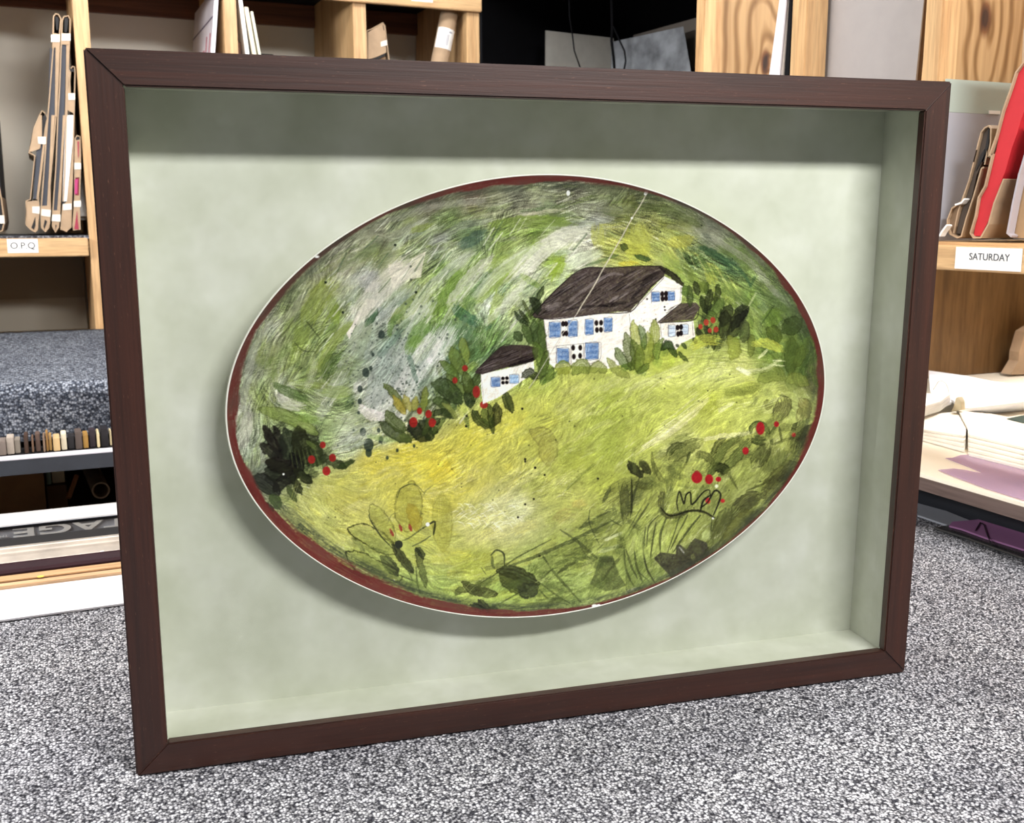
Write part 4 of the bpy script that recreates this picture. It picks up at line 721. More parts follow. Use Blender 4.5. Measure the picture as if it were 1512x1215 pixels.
# grain, flecks
canvas *= (1+.07*(GRAIN-.5)+.12*(vnoise(PW, PH, 1.2, 1.2, 8)-.5)+.10*(vnoise(PW, PH, 9, 9, 9)-.5))[..., None]
canvas *= (1+.035*LIC2)[..., None]
_l = canvas@np.array((.3, .59, .11)); canvas += (_l[..., None]-canvas)*(.05+.11*_wm[..., None]); canvas += (np.array((178, 182, 168.))-canvas)*(.05*_wm*np.clip(_l/150, 0, 1))[..., None]
canvas = 114+(canvas-114)*1.19+np.array((3, -1, 1))
canvas = np.clip(canvas, 4, 246)
PAINT_GAIN = 1.10
WORLD = .17
EXPO = 0.0
def LIGHTS(fc):
    e = math.radians(43); d = -nn*math.cos(e)+np.array([0, 0, 1])*math.sin(e)+ex*.29
    area('ceiling_tube_front', fc+d*1.9, fc, 1.0, .16, 63, (1, .98, .965), ref=tuple(ex))
    area('ceiling_tube_back', (.4, 1.7, 1.8), (.4, 2.6, .5), 1.6, .3, 30, (1, .98, .955))
    area('bench_fill_left', (-1.7, 1.42, 1.15), (1.6, 1.4, .2), 1.0, .25, 56, (1, .985, .97), ref=(0, 1, 0))  # invented fill lamp, hung low to brighten the bench under the shelf
    area('bench_fill_right', (2.22, 1.35, 1.8), (1.6, 1.4, .1), .35, 1.0, 58, (1, .985, .97), ref=(1, 0, 0))  # added fill lamp, shines down behind the shelf onto the bench
# ================================================================ materials in use
PINE = dict(light=(216, 180, 132), dark=(184, 140, 94))
m_pineZ = wood('pine_upright', axis='Z', **PINE, rough=.5, knots=True, grain=26); m_pineX = wood('pine_rail', axis='X', **PINE, rough=.5, grain=26); m_pineY = wood('pine_rail_side', axis='Y', **PINE, rough=.5, grain=26)
m_ply = plywood('knotty_plywood', (214, 178, 128), (158, 116, 68))
m_darkply = wood('brown_plywood', (134, 102, 62), (100, 73, 42), 'Z', rough=.55, grain=18)
m_cleat = wood('brown_cleat', (120, 76, 52), (84, 48, 34), 'X', rough=.6)
m_kraft = plain('kraft_paper', (172, 146, 118), .75, var=.08, scale=18)
m_kraftd = plain('kraft_paper_inside', (118, 94, 70), .8, var=.08)
m_tape = plain('clear_tape', (226, 220, 208), .25, var=.04, spec=.8)
m_slate = plain('slate_board', (62, 65, 74), .7, var=.05)
m_dark = plain('black_board', (22, 20, 22), .7, var=.1)
m_navy = plain('near_black', (9, 9, 14), .8, var=.2, spec=.2)
m_white = plain('white_board', (238, 238, 236), .55, var=.02)
m_cream = plain('cream_board', (232, 222, 200), .6, var=.03, scale=8)
m_felt = carpet('shelf_felt', (70, 72, 80), (120, 122, 128), (160, 162, 168), 260)

# ================================================================ room
X1, Y1 = 2.46, 3.36
wm = plain('painted_wall', (226, 222, 210), .85, var=.02, scale=3)
struct(build('wall_left', MB().box(-2.6, X1+.1, Y1, Y1+.1, -ZT, 1.9), wm))
struct(build('wall_right', MB().box(X1, X1+.1, -2.2, Y1, -ZT, 1.9), wm))
struct(build('floor', MB().box(-2.6, X1+.1, -2.2, Y1+.1, -ZT-.1, -ZT), plain('concrete_floor', (120, 116, 112), .7, var=.12, scale=5)))
struct(build('ceiling', MB().box(-2.6, X1+.1, -2.2, Y1+.1, 1.9, 2.0), plain('ceiling_tile', (226, 226, 222), .9, var=.02, scale=4)))

# ================================================================ carpeted worktable
t = thing('carpeted_worktable', 'large worktable topped with speckled grey loop carpet under the framed platter', 'table', (.35, .85, -.9))
def carpet_sheet(name, parent, x0, x1, y0, y1, z, step, hgt, mat, seed, cell=.0032, drop=None):
    nx, ny = int((x1-x0)/step)+1, int((y1-y0)/step)+1
    h = vnoise(nx, ny, cell/step, cell/step, seed)*.65+vnoise(nx, ny, cell*2.1/step, cell*1.3/step, seed+1)*.35
    h = (h-.5)*hgt
    X, Y = np.meshgrid(np.linspace(x0, x1, nx), np.linspace(y0, y1, ny))
    co = np.stack([X, Y, z+h], -1).reshape(-1, 3)-ORG[parent.name]
    i = np.arange(ny-1)[:, None]*nx+np.arange(nx-1)[None, :]
    q = np.stack([i, i+1, i+nx+1, i+nx], -1).reshape(-1, 4)
    me = grid_mesh(name, co, q); o = link(name, me, mat, parent); ORG[o.name] = ORG[parent.name]
    return o
def grid_mesh(name, co, q, smooth=True):
    me = bpy.data.meshes.new(name); me.vertices.add(len(co)); me.vertices.foreach_set('co', co.astype(np.float32).ravel())
    me.loops.add(q.size); me.loops.foreach_set('vertex_index', q.astype(np.int32).ravel())
    me.polygons.add(len(q)); me.polygons.foreach_set('loop_start', np.arange(0, q.size, 4, dtype=np.int32)); me.polygons.foreach_set('loop_total', np.full(len(q), 4, np.int32))
    me.update(calc_edges=True); me.validate()
    if smooth: me.polygons.foreach_set('use_smooth', np.ones(len(me.polygons), bool))
    return me
m_carpet = carpet('grey_loop_carpet', (104, 104, 108), (168, 168, 172), (226, 226, 230), 370, (84, 84, 90))
carpet_sheet('carpet', t, -.72, 1.372, .12, 1.44, -.0008, .0019, .0034, m_carpet, 21, cell=.0027)
build('table_board', MB().box(-.78, 1.372, .08, 1.90, -.04, -.0035), m_dark, t, bevel=.002)
for x in (-.72, 1.28):
    for y in (.14, 1.80): build('leg', MB().box(x, x+.07, y, y+.07, -.9, -.04), m_pineZ, t)

# ================================================================ framed shadow box
FO = np.array([.0407, .9332, .0004]); YAW = math.radians(-7.906); LEAN = -.0166
ex = np.array([math.cos(YAW), math.sin(YAW), 0]); n0 = np.array([-math.sin(YAW), math.cos(YAW), 0])
up = np.array([0, 0, math.cos(LEAN)])+n0*math.sin(LEAN); nn = np.cross(up, ex)
rot = Matrix(((ex[0], nn[0], up[0]), (ex[1], nn[1], up[1]), (ex[2], nn[2], up[2]))).to_4x4()
fw, fh, fr, fd = .80, .6243, .0282, .0721
fb = thing('shadow_box_frame', 'deep dark walnut shadow box frame lined in pale sage green, standing on the carpet', 'picture frame', FO, rot=rot)
def rail(ang):
    axis = 'X' if ang in ('t', 'b') else 'Z'
    m = wood('walnut_'+axis, (60, 29, 18), (33, 15, 9), axis, rough=.42, coat=.2, grain=55, coatr=.4, pores=True)
    # section: (distance in from the outer edge, depth)
    sec = [(0, .0), (fr, .0), (fr, .0115), (fr-.009, .0115), (fr-.009, .084), (0, .084)]
    mb = MB(); vs = []
    for e in (0, 1):
        for a, d in sec:
            if ang == 'b': vs.append((a if e == 0 else fw-a, d, a))
            if ang == 't': vs.append((a if e == 0 else fw-a, d, fh-a))
            if ang == 'l': vs.append((a, d, a if e == 0 else fh-a))
            if ang == 'r': vs.append((fw-a, d, a if e == 0 else fh-a))
    n = len(sec)
    mb.add(vs, [tuple(range(n)), tuple(range(2*n-1, n-1, -1))]+[(i, (i+1) % n, (i+1) % n+n, i+n) for i in range(n)])
    return build('rail', mb, m, fb, bevel=.0014, local=True)
for a in 'tblr': rail(a)
def sage():
    k = NT('sage_mat_board'); k.b.inputs['Roughness'].default_value = .8; k.b.inputs['Specular IOR Level'].default_value = .15
    f = k.noise(k.tc, 11, 5, .55); g = k.noise(k.tc, 34, 3)
    k.l(k.mul(k.ramp(f, [(.3, (197, 200, 184)), (.5, (208, 210, 197)), (.7, (220, 221, 213))]), k.ramp(g, [(.3, (244, 244, 242)), (.7, (255, 255, 255))])), k.b.inputs['Base Color'])
    return k.m
ms = sage()
build('mat_backing', MB().box(fr-.0085, fw-fr+.0085, fd, fd+.004, fr-.0085, fh-fr+.0085), ms, fb, local=True)
i0, i1 = fr-.0085, fr-.0045
build('mat_liner', MB().box(i0, i1, .0150, fd, i0, fh-i0), ms, fb, local=True)
build('mat_liner', MB().box(fw-i1, fw-i0, .0150, fd, i0, fh-i0), ms, fb, local=True)
build('mat_liner', MB().box(i1, fw-i1, .0150, fd, i0, i1), ms, fb, local=True)
build('mat_liner', MB().box(i1, fw-i1, .0150, fd, fh-i1, fh-i0), ms, fb, local=True)
build('glass_pane', MB().box(i0, fw-i0, .0120, .0145, i0, fh-i0), glass('picture_glass', (252, 253, 252), .22), fb, local=True)
build('dust_cover', MB().box(.004, fw-.004, .0765, .0785, .004, fh-.004), m_kraft, fb, local=True)

# ---------------------------------------------------------------- platter
PCX, PCZ, PA, PB = .3993, .3129, .3050, .2188
RM = np.array([ex, nn, up])
pl_loc = FO+ex*PCX+up*(PCZ-PB)+nn*.062
pt = thing('platter', 'oval ceramic platter painted with a white blue-shuttered house on a green hillside', 'platter', pl_loc, rot=rot)
lx, ld, lz = PCX, .062, PCZ-PB
def prof(r):      # depth of the painted face
    return .0615-.0205*np.clip((r-.55)/.45, 0, 1)**2.4
N, M_ = 1020, 740
u, v = np.meshgrid(np.linspace(-1, 1, N), np.linspace(-1, 1, M_))
ux, vy = u*np.sqrt(1-v*v/2), v*np.sqrt(1-u*u/2)
rho = np.hypot(ux, vy); th = np.arctan2(vy, ux)
kr = 1+(-.0025+.0075*np.cos(4*th))*rho**3
RF = .9950
LX, LZ = ux*RF*kr*PA, vy*RF*kr*PB
LD = prof(rho*RF)
Wp = FO+(LX+PCX)[..., None]*ex+(LZ+PCZ)[..., None]*up+LD[..., None]*nn
px, py = topx(Wp.reshape(-1, 3))
gx = np.clip((px-PX0)*PS, 0, PW-1.01); gy = np.clip((py-PY0)*PS, 0, PH-1.01)
xi, yi = gx.astype(int), gy.astype(int); fx, fy = (gx-xi)[:, None], (gy-yi)[:, None]
C_ = (canvas[yi, xi]*(1-fx)+canvas[yi, xi+1]*fx)*(1-fy)+(canvas[yi+1, xi]*(1-fx)+canvas[yi+1, xi+1]*fx)*fy
# oxide-red band along the rim, of uneven width
r1, t1 = rho.ravel(), th.ravel()
ang = np.degrees(t1)
bw = np.interp(ang, [-180, -165, -150, -130, -110, -90, -60, -30, -10, 10, 30, 50, 60, 75, 90, 105, 120, 135, 150, 165, 180],
               [.030, .032, .048, .052, .036, .026, .012, .015, .026, .026, .028, .016, .012, .020, .036, .032, .016, .022, .026, .032, .034])
NZ = vnoise(720, 60, 9, 12, 77); NZ2 = vnoise(1440, 60, 14, 1.5, 78)*.65+vnoise(1440, 60, 2, 2, 79)*.35
ai = ((ang+180)/360*719).astype(int); ri = np.clip((1-r1)*400, 0, 59).astype(int)
n1 = NZ[ri, ai]; n2 = NZ2[ri, np.clip(ai*2, 0, 1439)]
m = np.clip((r1-(1-bw*(.62+.5*n1+.25*n2)))/.008, 0, 1)*np.clip(.72+.5*n2, 0, 1)
red = np.array((102, 41, 37.))[None, :]*(.82+.35*n1[:, None]); drk = np.array((66, 54, 46.))[None, :]*(.7+.6*n2[:, None])
kk = np.clip(np.interp(ang, [-180, -150, -60, -20, 30, 60, 75, 105, 118, 135, 160, 180], [.25, .0, .2, .1, .25, .8, .35, .05, .55, .8, .5, .25])+(n1-.5)*.8, 0, 1)[:, None]
rc = red*(1-kk)+drk*kk
C_ = C_*(1-m[:, None])+rc*m[:, None]
m2 = (np.clip((r1-(1-bw*1.6-.014))/.02, 0, 1)*(1-m)*np.clip(1.5*n2-.05, 0, 1)*np.interp(ang, [-180, -165, -150, -40, -10, 60, 90, 140, 180], [.15, .4, .85, .85, .5, .4, .5, .3, .15]))[:, None]
C_ = C_*(1-m2)+np.array((52, 58, 44.))*m2
lip = np.clip((r1-.9985)/.001, 0, 1)[:, None]; C_ = C_*(1-lip)+np.array((238, 234, 226.))*lip
for (cx, cy, rr) in ((878, 894.5, 5), (884, 893.5, 3.5), (468, 379, 4), (566, 885, 3), (957, 277, 3)):
    dd = np.hypot(px-cx, (py-cy)*1.8); k2 = np.clip((rr-dd)/1.5, 0, 1)[:, None]; C_ = C_*(1-k2)+np.array((244, 242, 238.))*k2
SRC = np.clip(C_, 0, 255)/255
lin = np.where(SRC <= .04045, SRC/12.92, ((SRC+.055)/1.055)**2.4)
lin = np.clip(lin*PAINT_GAIN, 0, .92)
co = np.stack([LX+PCX-lx, LD-ld, LZ+PCZ-lz], -1).reshape(-1, 3)
i = np.arange(M_-1)[:, None]*N+np.arange(N-1)[None, :]
q = np.stack([i, i+1, i+N+1, i+N], -1).reshape(-1, 4)
me = grid_mesh('painted_face', co, q)
at_ = me.color_attributes.new('pigment', 'FLOAT_COLOR', 'POINT')
at_.data.foreach_set('color', np.concatenate([lin, np.ones((len(lin), 1))], 1).astype(np.float32).ravel())
k = NT('painted_glaze'); a = k.n('Attribute', _attribute_name='pigment'); k.l(a.outputs['Color'], k.b.inputs['Base Color']); k.b.inputs['Roughness'].default_value = .22; k.b.inputs['Specular IOR Level'].default_value = .22
k.bump(k.noise(k.tc, 420, 3), .12, .0006)
o = link('painted_face', me, k.m, pt)
# glazed white body: rounded lip, back wall and foot ring
nt = 240; prof_b = [(.9950, prof(.9950)), (.9968, prof(.9968)-.0001), (.9985, prof(1)+.0004), (.9996, prof(1)+.0014), (1.0, prof(1)+.0026), (.9985, prof(1)+.0042), (.95, .0480), (.85, .0585), (.72, .0655), (.66, .0668), (.655, .0719), (.62, .0719), (.615, .0665), (.0, .0665)]
vs = []; fs = []
for (r, d) in prof_b:
    for j in range(nt):
        a = 2*math.pi*j/nt; kq = 1+(-.0025+.0075*math.cos(4*a))*r**3
        vs.append((r*kq*PA*math.cos(a)+PCX-lx, d-ld, r*kq*PB*math.sin(a)+PCZ-lz))
for s in range(len(prof_b)-1):
    for j in range(nt): fs.append((s*nt+j, s*nt+(j+1) % nt, (s+1)*nt+(j+1) % nt, (s+1)*nt+j))
build('glazed_body', MB().add(vs, fs), plain('white_glaze', (240, 238, 230), .18, var=.02, spec=.7), pt, smooth=True, local=True)

# ================================================================ things lying along the back of the worktable (left)
XL, XR = -.55, .86
def strip(name, label, cat, sec, mat, group=None, x0=XL, x1=XR, bevel=.0008):
    mb = MB().prism([(x0, y, z) for y, z in sec], (x1-x0, 0, 0))
    o = build(name, mb, mat, bevel=bevel); return tag(o, label, cat, group)
def Yz(py, z): return at(86, py, 2, z)[1]
tag(build('mat_board_sheet', MB().box(XL, .9, 1.3935, 1.5125, .0006, .0030), plain('white_mat_board', (222, 222, 228), .7, var=.025, scale=14)), 'white mat board strip lying along the edge of the grey carpet', 'board')
pk = thing('wooden_plank', 'pale tan wooden plank with a small yellow dot, behind the white board strip', 'plank', (.15, 1.55, 0))
build('plank_board', MB().box(XL, XR, 1.5130, Yz(848, .010), .0006, .0075), wood('tan_plank', (222, 186, 146), (204, 164, 122), 'X', rough=.6, grain=20), pk, bevel=.001)
build('plank_edge', MB().box(XL, XR, 1.553, Yz(848, .010), .0076, .0100), wood('tan_plank_dark', (206, 166, 124), (186, 146, 102), 'X', rough=.6, grain=20), pk, bevel=.0008)
p0 = at(60, 851, 2, .0104); a = [(p0[0]+.0042*math.cos(b*.5236), p0[1]+.0042*math.sin(b*.5236), .0101) for b in range(12)]
build('sticker', MB().prism(a, (0, 0, .0006)), plain('yellow_sticker', (232, 222, 96), .5), pk)
y0 = Yz(848, .010)+.0025; y1 = Yz(841, .0098)
strip('frame_moulding', 'slim pale mauve frame moulding between the tan plank and the dark maroon one', 'moulding', [(y0, .001), (y0, .0092), (y1-.003, .0100), (y1, .0096), (y1, .001)], plain('mauve_lacquer', (214, 198, 200), .5, var=.04), 'frame mouldings laid along the table')
y0 = y1+.002; y1 = Yz(822, .018)
strip('frame_moulding', 'dark maroon frame moulding with a small chip, left of the framed platter', 'moulding', [(y0, .001), (y0, .0125), (y0+.3*(y1-y0), .0140), (y0+.5*(y1-y0), .0125), (y0+.75*(y1-y0), .018), (y1, .018), (y1, .001)], plain('maroon_lacquer', (46, 22, 30), .55, var=.15, scale=8, spec=.2), 'frame mouldings laid along the table')
p0 = at(151, 815.5, 2, .0135)
tag(build('paper_fleck', MB().prism([(p0[0]+.003*math.cos(b), p0[1]+.0025*math.sin(b), .0150) for b in np.linspace(0, 5.5, 8)], (0, 0, .0006)), m_white), 'tiny white fleck lying on the dark maroon moulding', 'scrap')
y0 = y1+.003; y1 = Yz(798, .022); w = y1-y0
m_sil = plain('worn_silver_leaf', (206, 196, 186), .32, .55, var=.16, scale=9)
strip('frame_moulding', 'rounded silver frame moulding with worn patches and a ribbed top', 'moulding', [(y0, .001), (y0, .004), (y0+.05*w, .006), (y0+.25*w, .013), (y0+.45*w, .0175), (y0+.58*w, .019), (y0+.62*w, .0172), (y0+.66*w, .020), (y0+.80*w, .022), (y0+.83*w, .0195), (y0+.87*w, .022), (y1, .022), (y1, .001)], m_sil, 'frame mouldings laid along the table', bevel=.0004)
y0 = y1+.006; yb = Yz(789, .006)
strip('frame_moulding', 'flat black frame moulding in front of the lettered box', 'moulding', [(y0, .001), (y0, .006), (yb+.01, .006), (yb+.01, .001)], m_dark, 'frame mouldings laid along the table')  # low black strip draws the dark band before the lettered box
yf = at(86, 779, 2, .0)[1]*0+Yz(789, .004)+.012
# lettered long box: front face carries the word upside down
z0 = at(86, 789, 1, yf)[2]; z1 = at(86, 769, 1, yf)[2]
bx = thing('lettered_box', 'long box with white top and VINTAGE printed upside down on its grey front', 'box', (.15, yf+.05, 0))
build('box_front', MB().box(XL, XR, yf, yf+.004, max(z0, .0006), z1-.0005), plain('grey_foil', (172, 174, 182), .4, var=.2, scale=5), bx)
yt = Yz(751, z1)
build('box_body', MB().prism([(XL, yf+.0045, .0006), (XL, yf+.0045, z1), (XL, yf+.3*(yt-yf), z1+.001), (XL, yf+.5*(yt-yf), z1-.001), (XL, yt, z1+.001), (XL, yt, .0006)], (XR-XL, 0, 0)), plain('white_gloss', (212, 210, 210), .4, var=.03), bx, bevel=.0008)
build('box_edge', MB().box(XL, XR, yf-.002, yf, z1-.005, z1-.0006), plain('black_gloss', (26, 26, 30), .3), bx)
xc = (at(16, 779, 1, yf)[0]+at(171, 765, 1, yf)[0])/2
gl = at(16, 779, 1, yf)[0]
# letters: text baseline at the top, running right to left
x_e = at(17, 775, 1, yf)[0]; zc = (max(z0, .0006)+z1)/2+.0
Mt = Matrix(((-1, 0, 0, x_e), (0, 0, 1, yf-.0012), (0, -1, 0, zc), (0, 0, 0, 1)))
text_mesh('lettering', 'VINTAGE', .0255, m_white, bx, Mt, font_scale=(2.75, .86), bold=.0005, align='RIGHT')
Mt = Matrix(((-1, 0, 0, x_e-.006), (0, 0, 1, yf-.0012), (0, -1, 0, zc-.004), (0, 0, 0, 1)))
text_mesh('lettering', 'TM', .006, m_white, bx, Mt, font_scale=(1.5, .8), align='LEFT')

# ================================================================ left shelving unit
SY = 2.90; SB = 3.35; XS0, XS1 = -1.25, 1.175; ST = 1.30
sh = thing('shelving_unit', 'pine pigeonhole shelving against the pale wall, behind the frame on the left', 'shelving', (0, 3.1, -.9))
zf0, zf1 = .405, .452
for x0, x1 in ((-1.25, -1.21), (-.36, -.32), (.106, .142), (.466, .499), (.808, .844), (1.137, 1.175)):
    build('upright', MB().box(x0, x1, SY, SB, -.9, ST), m_pineZ, sh, bevel=.002)
xs = [-1.21, -.36, -.32, .106, .142, .466, .499, .808, .844, 1.137]
for a, b in zip(xs[::2], xs[1::2]):
    build('shelf_board', MB().box(a, b, SY+.02, SB, .425, zf1-.004), m_pineX, sh)
    build('shelf_liner', MB().box(a, b, SY+.004, SB, zf1-.0035, zf1+.004), m_felt, sh)
    build('shelf_board', MB().box(a, b, SY+.02, SB, 1.136, 1.156), m_navy, sh)
    build('cleat', MB().box(a, b, SB-.02, SB, 1.072, 1.135), m_cleat, sh)
build('fascia', MB().box(-1.25, .102, SY-.018, SY-.0005, zf0, zf1-.002), m_pineX, sh, bevel=.002)
build('fascia', MB().box(.142, XS1, SY-.018, SY-.0005, zf0, zf1-.002), m_pineX, sh, bevel=.002)
build('fascia', MB().box(-1.25, XS1, SY-.018, SY-.0005, 1.068, 1.150), m_pineX, sh, bevel=.002)
for z0_, z1_ in ((.272, .30),): build('cleat', MB().box(-1.2, .10, SB-.012, SB, z0_, z1_+.095), plain('grey_cleat', (150, 142, 126), .8), sh)
build('wall_board', MB().box(-1.2, .10, SB-.006, SB, .18, .272), plain('grey_board', (176, 170, 156), .8), sh)
def label(parent, x0, x1, z0, z1, y, text, sc=1., body=.0105, m=None, ser=1.25):
    lab = build('paper_label', MB().box(x0, x1, y-.0012, y-.0002, z0, z1), plain('label_paper', (240, 240, 238), .5, var=.02), parent, bevel=0)
    Mx = Matrix(((1, 0, 0, (x0+x1)/2), (0, 0, -1, y-.0014), (0, 1, 0, (z0+z1)/2), (0, 0, 0, 1)))
    text_mesh('lettering', text, body*sc, m_dark, lab, Mx, extrude=.0002, font_scale=(ser, 1))
    return lab
a = at(10, 353, 1, SY-.018); b = at(57, 373, 1, SY-.018)
label(sh, a[0], b[0], b[2], a[2], SY-.018, 'O.P.Q', 1.75, .0125, ser=1.0)
a = at(607, -14, 1, SY-.018); b = at(639, 4, 1, SY-.018)
build('paper_label', MB().box(a[0], b[0], SY-.0192, SY-.0182, b[2], a[2]), plain('label_paper', (240, 240, 238), .5, var=.02), sh)

# ---------------------------------------------------------------- wrapped artworks on the O.P.Q shelf
def P(y, pts): return [at(x, v, 1, y) for x, v in pts]
def package(label, outer, core, flaps, tapes, slits, grp='wrapped artworks on the lettered shelf', depth=.38, corem=None, y=SY+.012, name='wrapped_artwork', cat='artwork', core2=None):
    o3 = P(y, outer); org = np.mean(o3, 0); org[2] = min(p[2] for p in o3)
    t = thing(name, label, cat, org, grp)
    # paper jacket: closed shell following the outline
    A = np.array(o3); c = A.mean(0); n = len(A)
    inner = []
    for i in range(n):
        e1 = A[i]-A[i-1]; e2 = A[(i+1) % n]-A[i]; e = e1/np.linalg.norm(e1)+e2/np.linalg.norm(e2); e /= np.linalg.norm(e)+1e-9
        nrm = np.array([-e[2], 0, e[0]])
        if nrm@(c-A[i]) < 0: nrm = -nrm
        inner.append(A[i]+nrm*.0026)
    vs = list(A)+inner+[p+(0, depth, 0) for p in A]+[p+(0, depth, 0) for p in inner]; fs = []
    for i in range(n):
        j = (i+1) % n
        fs += [(i, j, j+n, i+n), (i, i+2*n, j+2*n, j), (i+n, j+n, j+3*n, i+3*n), (i+2*n, i+3*n, j+3*n, j+2*n)]
    build('paper_jacket', MB().add(vs, fs), m_kraft, t)
    build('board_core', MB().prism(P(y+.004, core), (0, depth-.02, 0)), corem or m_slate, t)
    for f in flaps: build('end_flap', MB().prism(P(y+.0005, f), (0, .0015, 0)), m_kraft, t)
    for f in slits: build('fold_shade', MB().prism(P(y-.0003, f), (0, .0006, 0)), m_dark, t)  # thin black sheets standing for the shade inside the folds
    for f in tapes: build('tape', MB().prism(P(y-.0012, f), (0, .0008, 0)), m_tape, t)
    return t
Z = lambda x0, y0, s: (lambda *q: [(x0+q[i]/s, y0+q[i+1]/s) for i in range(0, len(q), 2)])
A1, A2 = Z(30, 0, 6.75), Z(30, 170, 6.75)
package('tall kraft paper parcel around a slate grey board, second from the left on the shelf',
        A1(325, 160, 350, 132, 385, 140, 410, 185, 400, 300, 382, 800, 370, 1060)+A2(300, 700, 305, 940, 290, 1120, 250, 1168, 205, 1120, 200, 960, 235, 500, 270, 0)+A1(290, 900, 320, 500), A1(296, 480, 350, 480, 345, 900, 345, 1130)+A2(300, 500, 268, 905, 215, 905, 252, 400, 275, 40),
        [A1(330, 330, 392, 340, 385, 480, 352, 470, 320, 480), A2(212, 905, 300, 900, 298, 1080, 246, 1165, 208, 1110), A1(352, 470, 384, 480, 366, 1160, 345, 1160), A2(310, 0, 345, 0, 308, 500, 292, 900, 266, 900, 290, 500)], [A1(305, 345, 395, 345, 393, 418, 307, 418), A2(212, 935, 305, 945, 300, 1015, 208, 1000)], [A1(345, 165, 372, 168, 385, 195, 372, 300, 360, 300), A2(245, 1040, 268, 1060, 240, 1140, 230, 1110)])
package('tall kraft paper parcel around a slate grey board, third from the left on the shelf',
        A1(412, 200, 430, 160, 480, 152, 502, 190, 500, 330, 480, 700, 455, 1150)+A2(430, 300, 400, 940, 385, 1120, 350, 1172, 315, 1110, 318, 960, 350, 500, 370, 0)+A1(385, 900, 400, 500), A1(402, 445, 458, 445, 452, 700, 440, 1160)+A2(415, 300, 370, 950, 320, 950, 352, 500, 375, 0),
        [A1(412, 330, 500, 340, 490, 450, 410, 440), A2(318, 950, 400, 945, 388, 1100, 350, 1168, 316, 1100), A1(460, 440, 492, 445, 468, 1160, 446, 1160), A2(425, 0, 445, 0, 405, 700, 385, 950, 368, 950, 400, 500)], [A1(412, 335, 500, 335, 500, 405, 412, 405), A2(318, 990, 402, 990, 400, 1062, 312, 1055)], [A1(440, 180, 470, 175, 480, 200, 465, 320, 440, 320), A2(350, 1090, 362, 1095, 350, 1150)])
package('short kraft paper parcel with a folded flap over its slate board, leftmost on the shelf',
        A2(130, 130, 190, -10, 215, -50, 245, -30, 264, 0, 244, 250, 211, 600, 185, 800, 190, 950, 175, 1140, 150, 1170, 95, 1140, 50, 1090, 60, 860, 105, 840, 150, 400, 90, 370), A2(200, 60, 250, 20, 235, 300, 165, 835, 128, 835, 160, 350, 190, 330),
        [A2(130, 130, 190, 0, 215, 0, 215, 230, 195, 335, 92, 370), A2(62, 860, 170, 850, 188, 860, 195, 950, 170, 1140, 150, 1165, 97, 1138, 52, 1090), A2(235, 200, 262, 40, 275, 30, 200, 700, 180, 840, 160, 840)], [A2(172, 215, 255, 215, 255, 290, 178, 285), A2(118, 910, 195, 910, 190, 985, 120, 975)], [A2(222, 20, 250, -20, 262, 30, 240, 150, 222, 210), A2(150, 1010, 152, 1100, 135, 1145, 110, 1120)], depth=.3)
A1, A2 = Z(29, 0, 6.75), Z(29, 170, 6.75)
package('narrow kraft paper parcel with a white board showing, fourth from the left on the shelf',
        A1(505, 680, 526, 655, 552, 665, 558, 720, 548, 1134)+A2(536, 400, 518, 900, 500, 1120, 470, 1165, 418, 1140, 424, 900, 444, 600, 460, 0), A2(455, 0, 545, 0, 530, 250, 470, 860, 425, 860),
        [A1(482, 980, 548, 1000, 545, 1134, 450, 1080), A2(470, 860, 532, 300, 538, 400, 515, 1120, 468, 1162, 405, 1140, 425, 900), A1(490, 700, 500, 690, 510, 940, 488, 960)], [A1(485, 930, 552, 930, 552, 995, 488, 995), A2(430, 885, 518, 880, 518, 942, 432, 948)], [A1(500, 680, 548, 690, 545, 715, 505, 715), A2(425, 860, 450, 862, 442, 905, 425, 900)], corem=m_white)
package('small kraft paper parcel with a crimson board inside, rightmost on the shelf',
        A2(548, 230, 570, 200, 608, 210, 612, 480, 600, 900, 608, 1140, 535, 1150, 525, 1100, 545, 850, 545, 500), A2(545, 440, 595, 440, 590, 850, 545, 850),
        [A2(552, 240, 606, 235, 600, 620, 548, 620), A2(545, 800, 600, 800, 604, 1138, 538, 1145, 530, 1100)], [A2(545, 475, 612, 475, 612, 540, 545, 540), A2(540, 855, 612, 852, 610, 915, 540, 915)], [A2(560, 225, 598, 220, 600, 240, 565, 250)], corem=plain('crimson_board', (150, 40, 66), .6), depth=.3)
t_ = [o for o in bpy.data.objects if o.name.startswith('wrapped_artwork')][-1]
build('crimson_edge', MB().prism(P(SY+.0110, A2(572, 945, 590, 1140, 545, 1135)), (0, .0006, 0)), MATS['crimson_board'], t_); build('crimson_edge', MB().prism(P(SY+.0110, A2(575, 260, 592, 260, 590, 410, 582, 430)), (0, .0006, 0)), MATS['crimson_board'], t_)
build('crimson_edge', MB().prism(P(SY+.0110, A2(548, 640, 580, 640, 572, 780, 548, 790)), (0, .0006, 0)), plain('magenta_board', (176, 50, 110), .6), t_)
tag(build('paper_roll', MB().tube([at(116.5, 255, 1, 3.05), at(123, 322, 1, 2.98)], .011, 16, inner=.009), m_white), 'thin white paper roll standing between the crimson parcel and the pine post', 'roll')
# package cut by the left edge of the picture
package('dark wrapped parcel with white tape at the far left end of the lettered shelf', [(-20, 150), (-12, 146), (-5, 250), (3, 295), (7, 328), (4, 341), (-4, 344), (-14, 341), (-22, 250)], [(-14, 160), (-8, 160), (3, 300), (4, 338), (-8, 340), (-16, 250)], [], [[(-10, 318), (6, 318), (7, 330), (-9, 330)]], [], corem=m_dark)

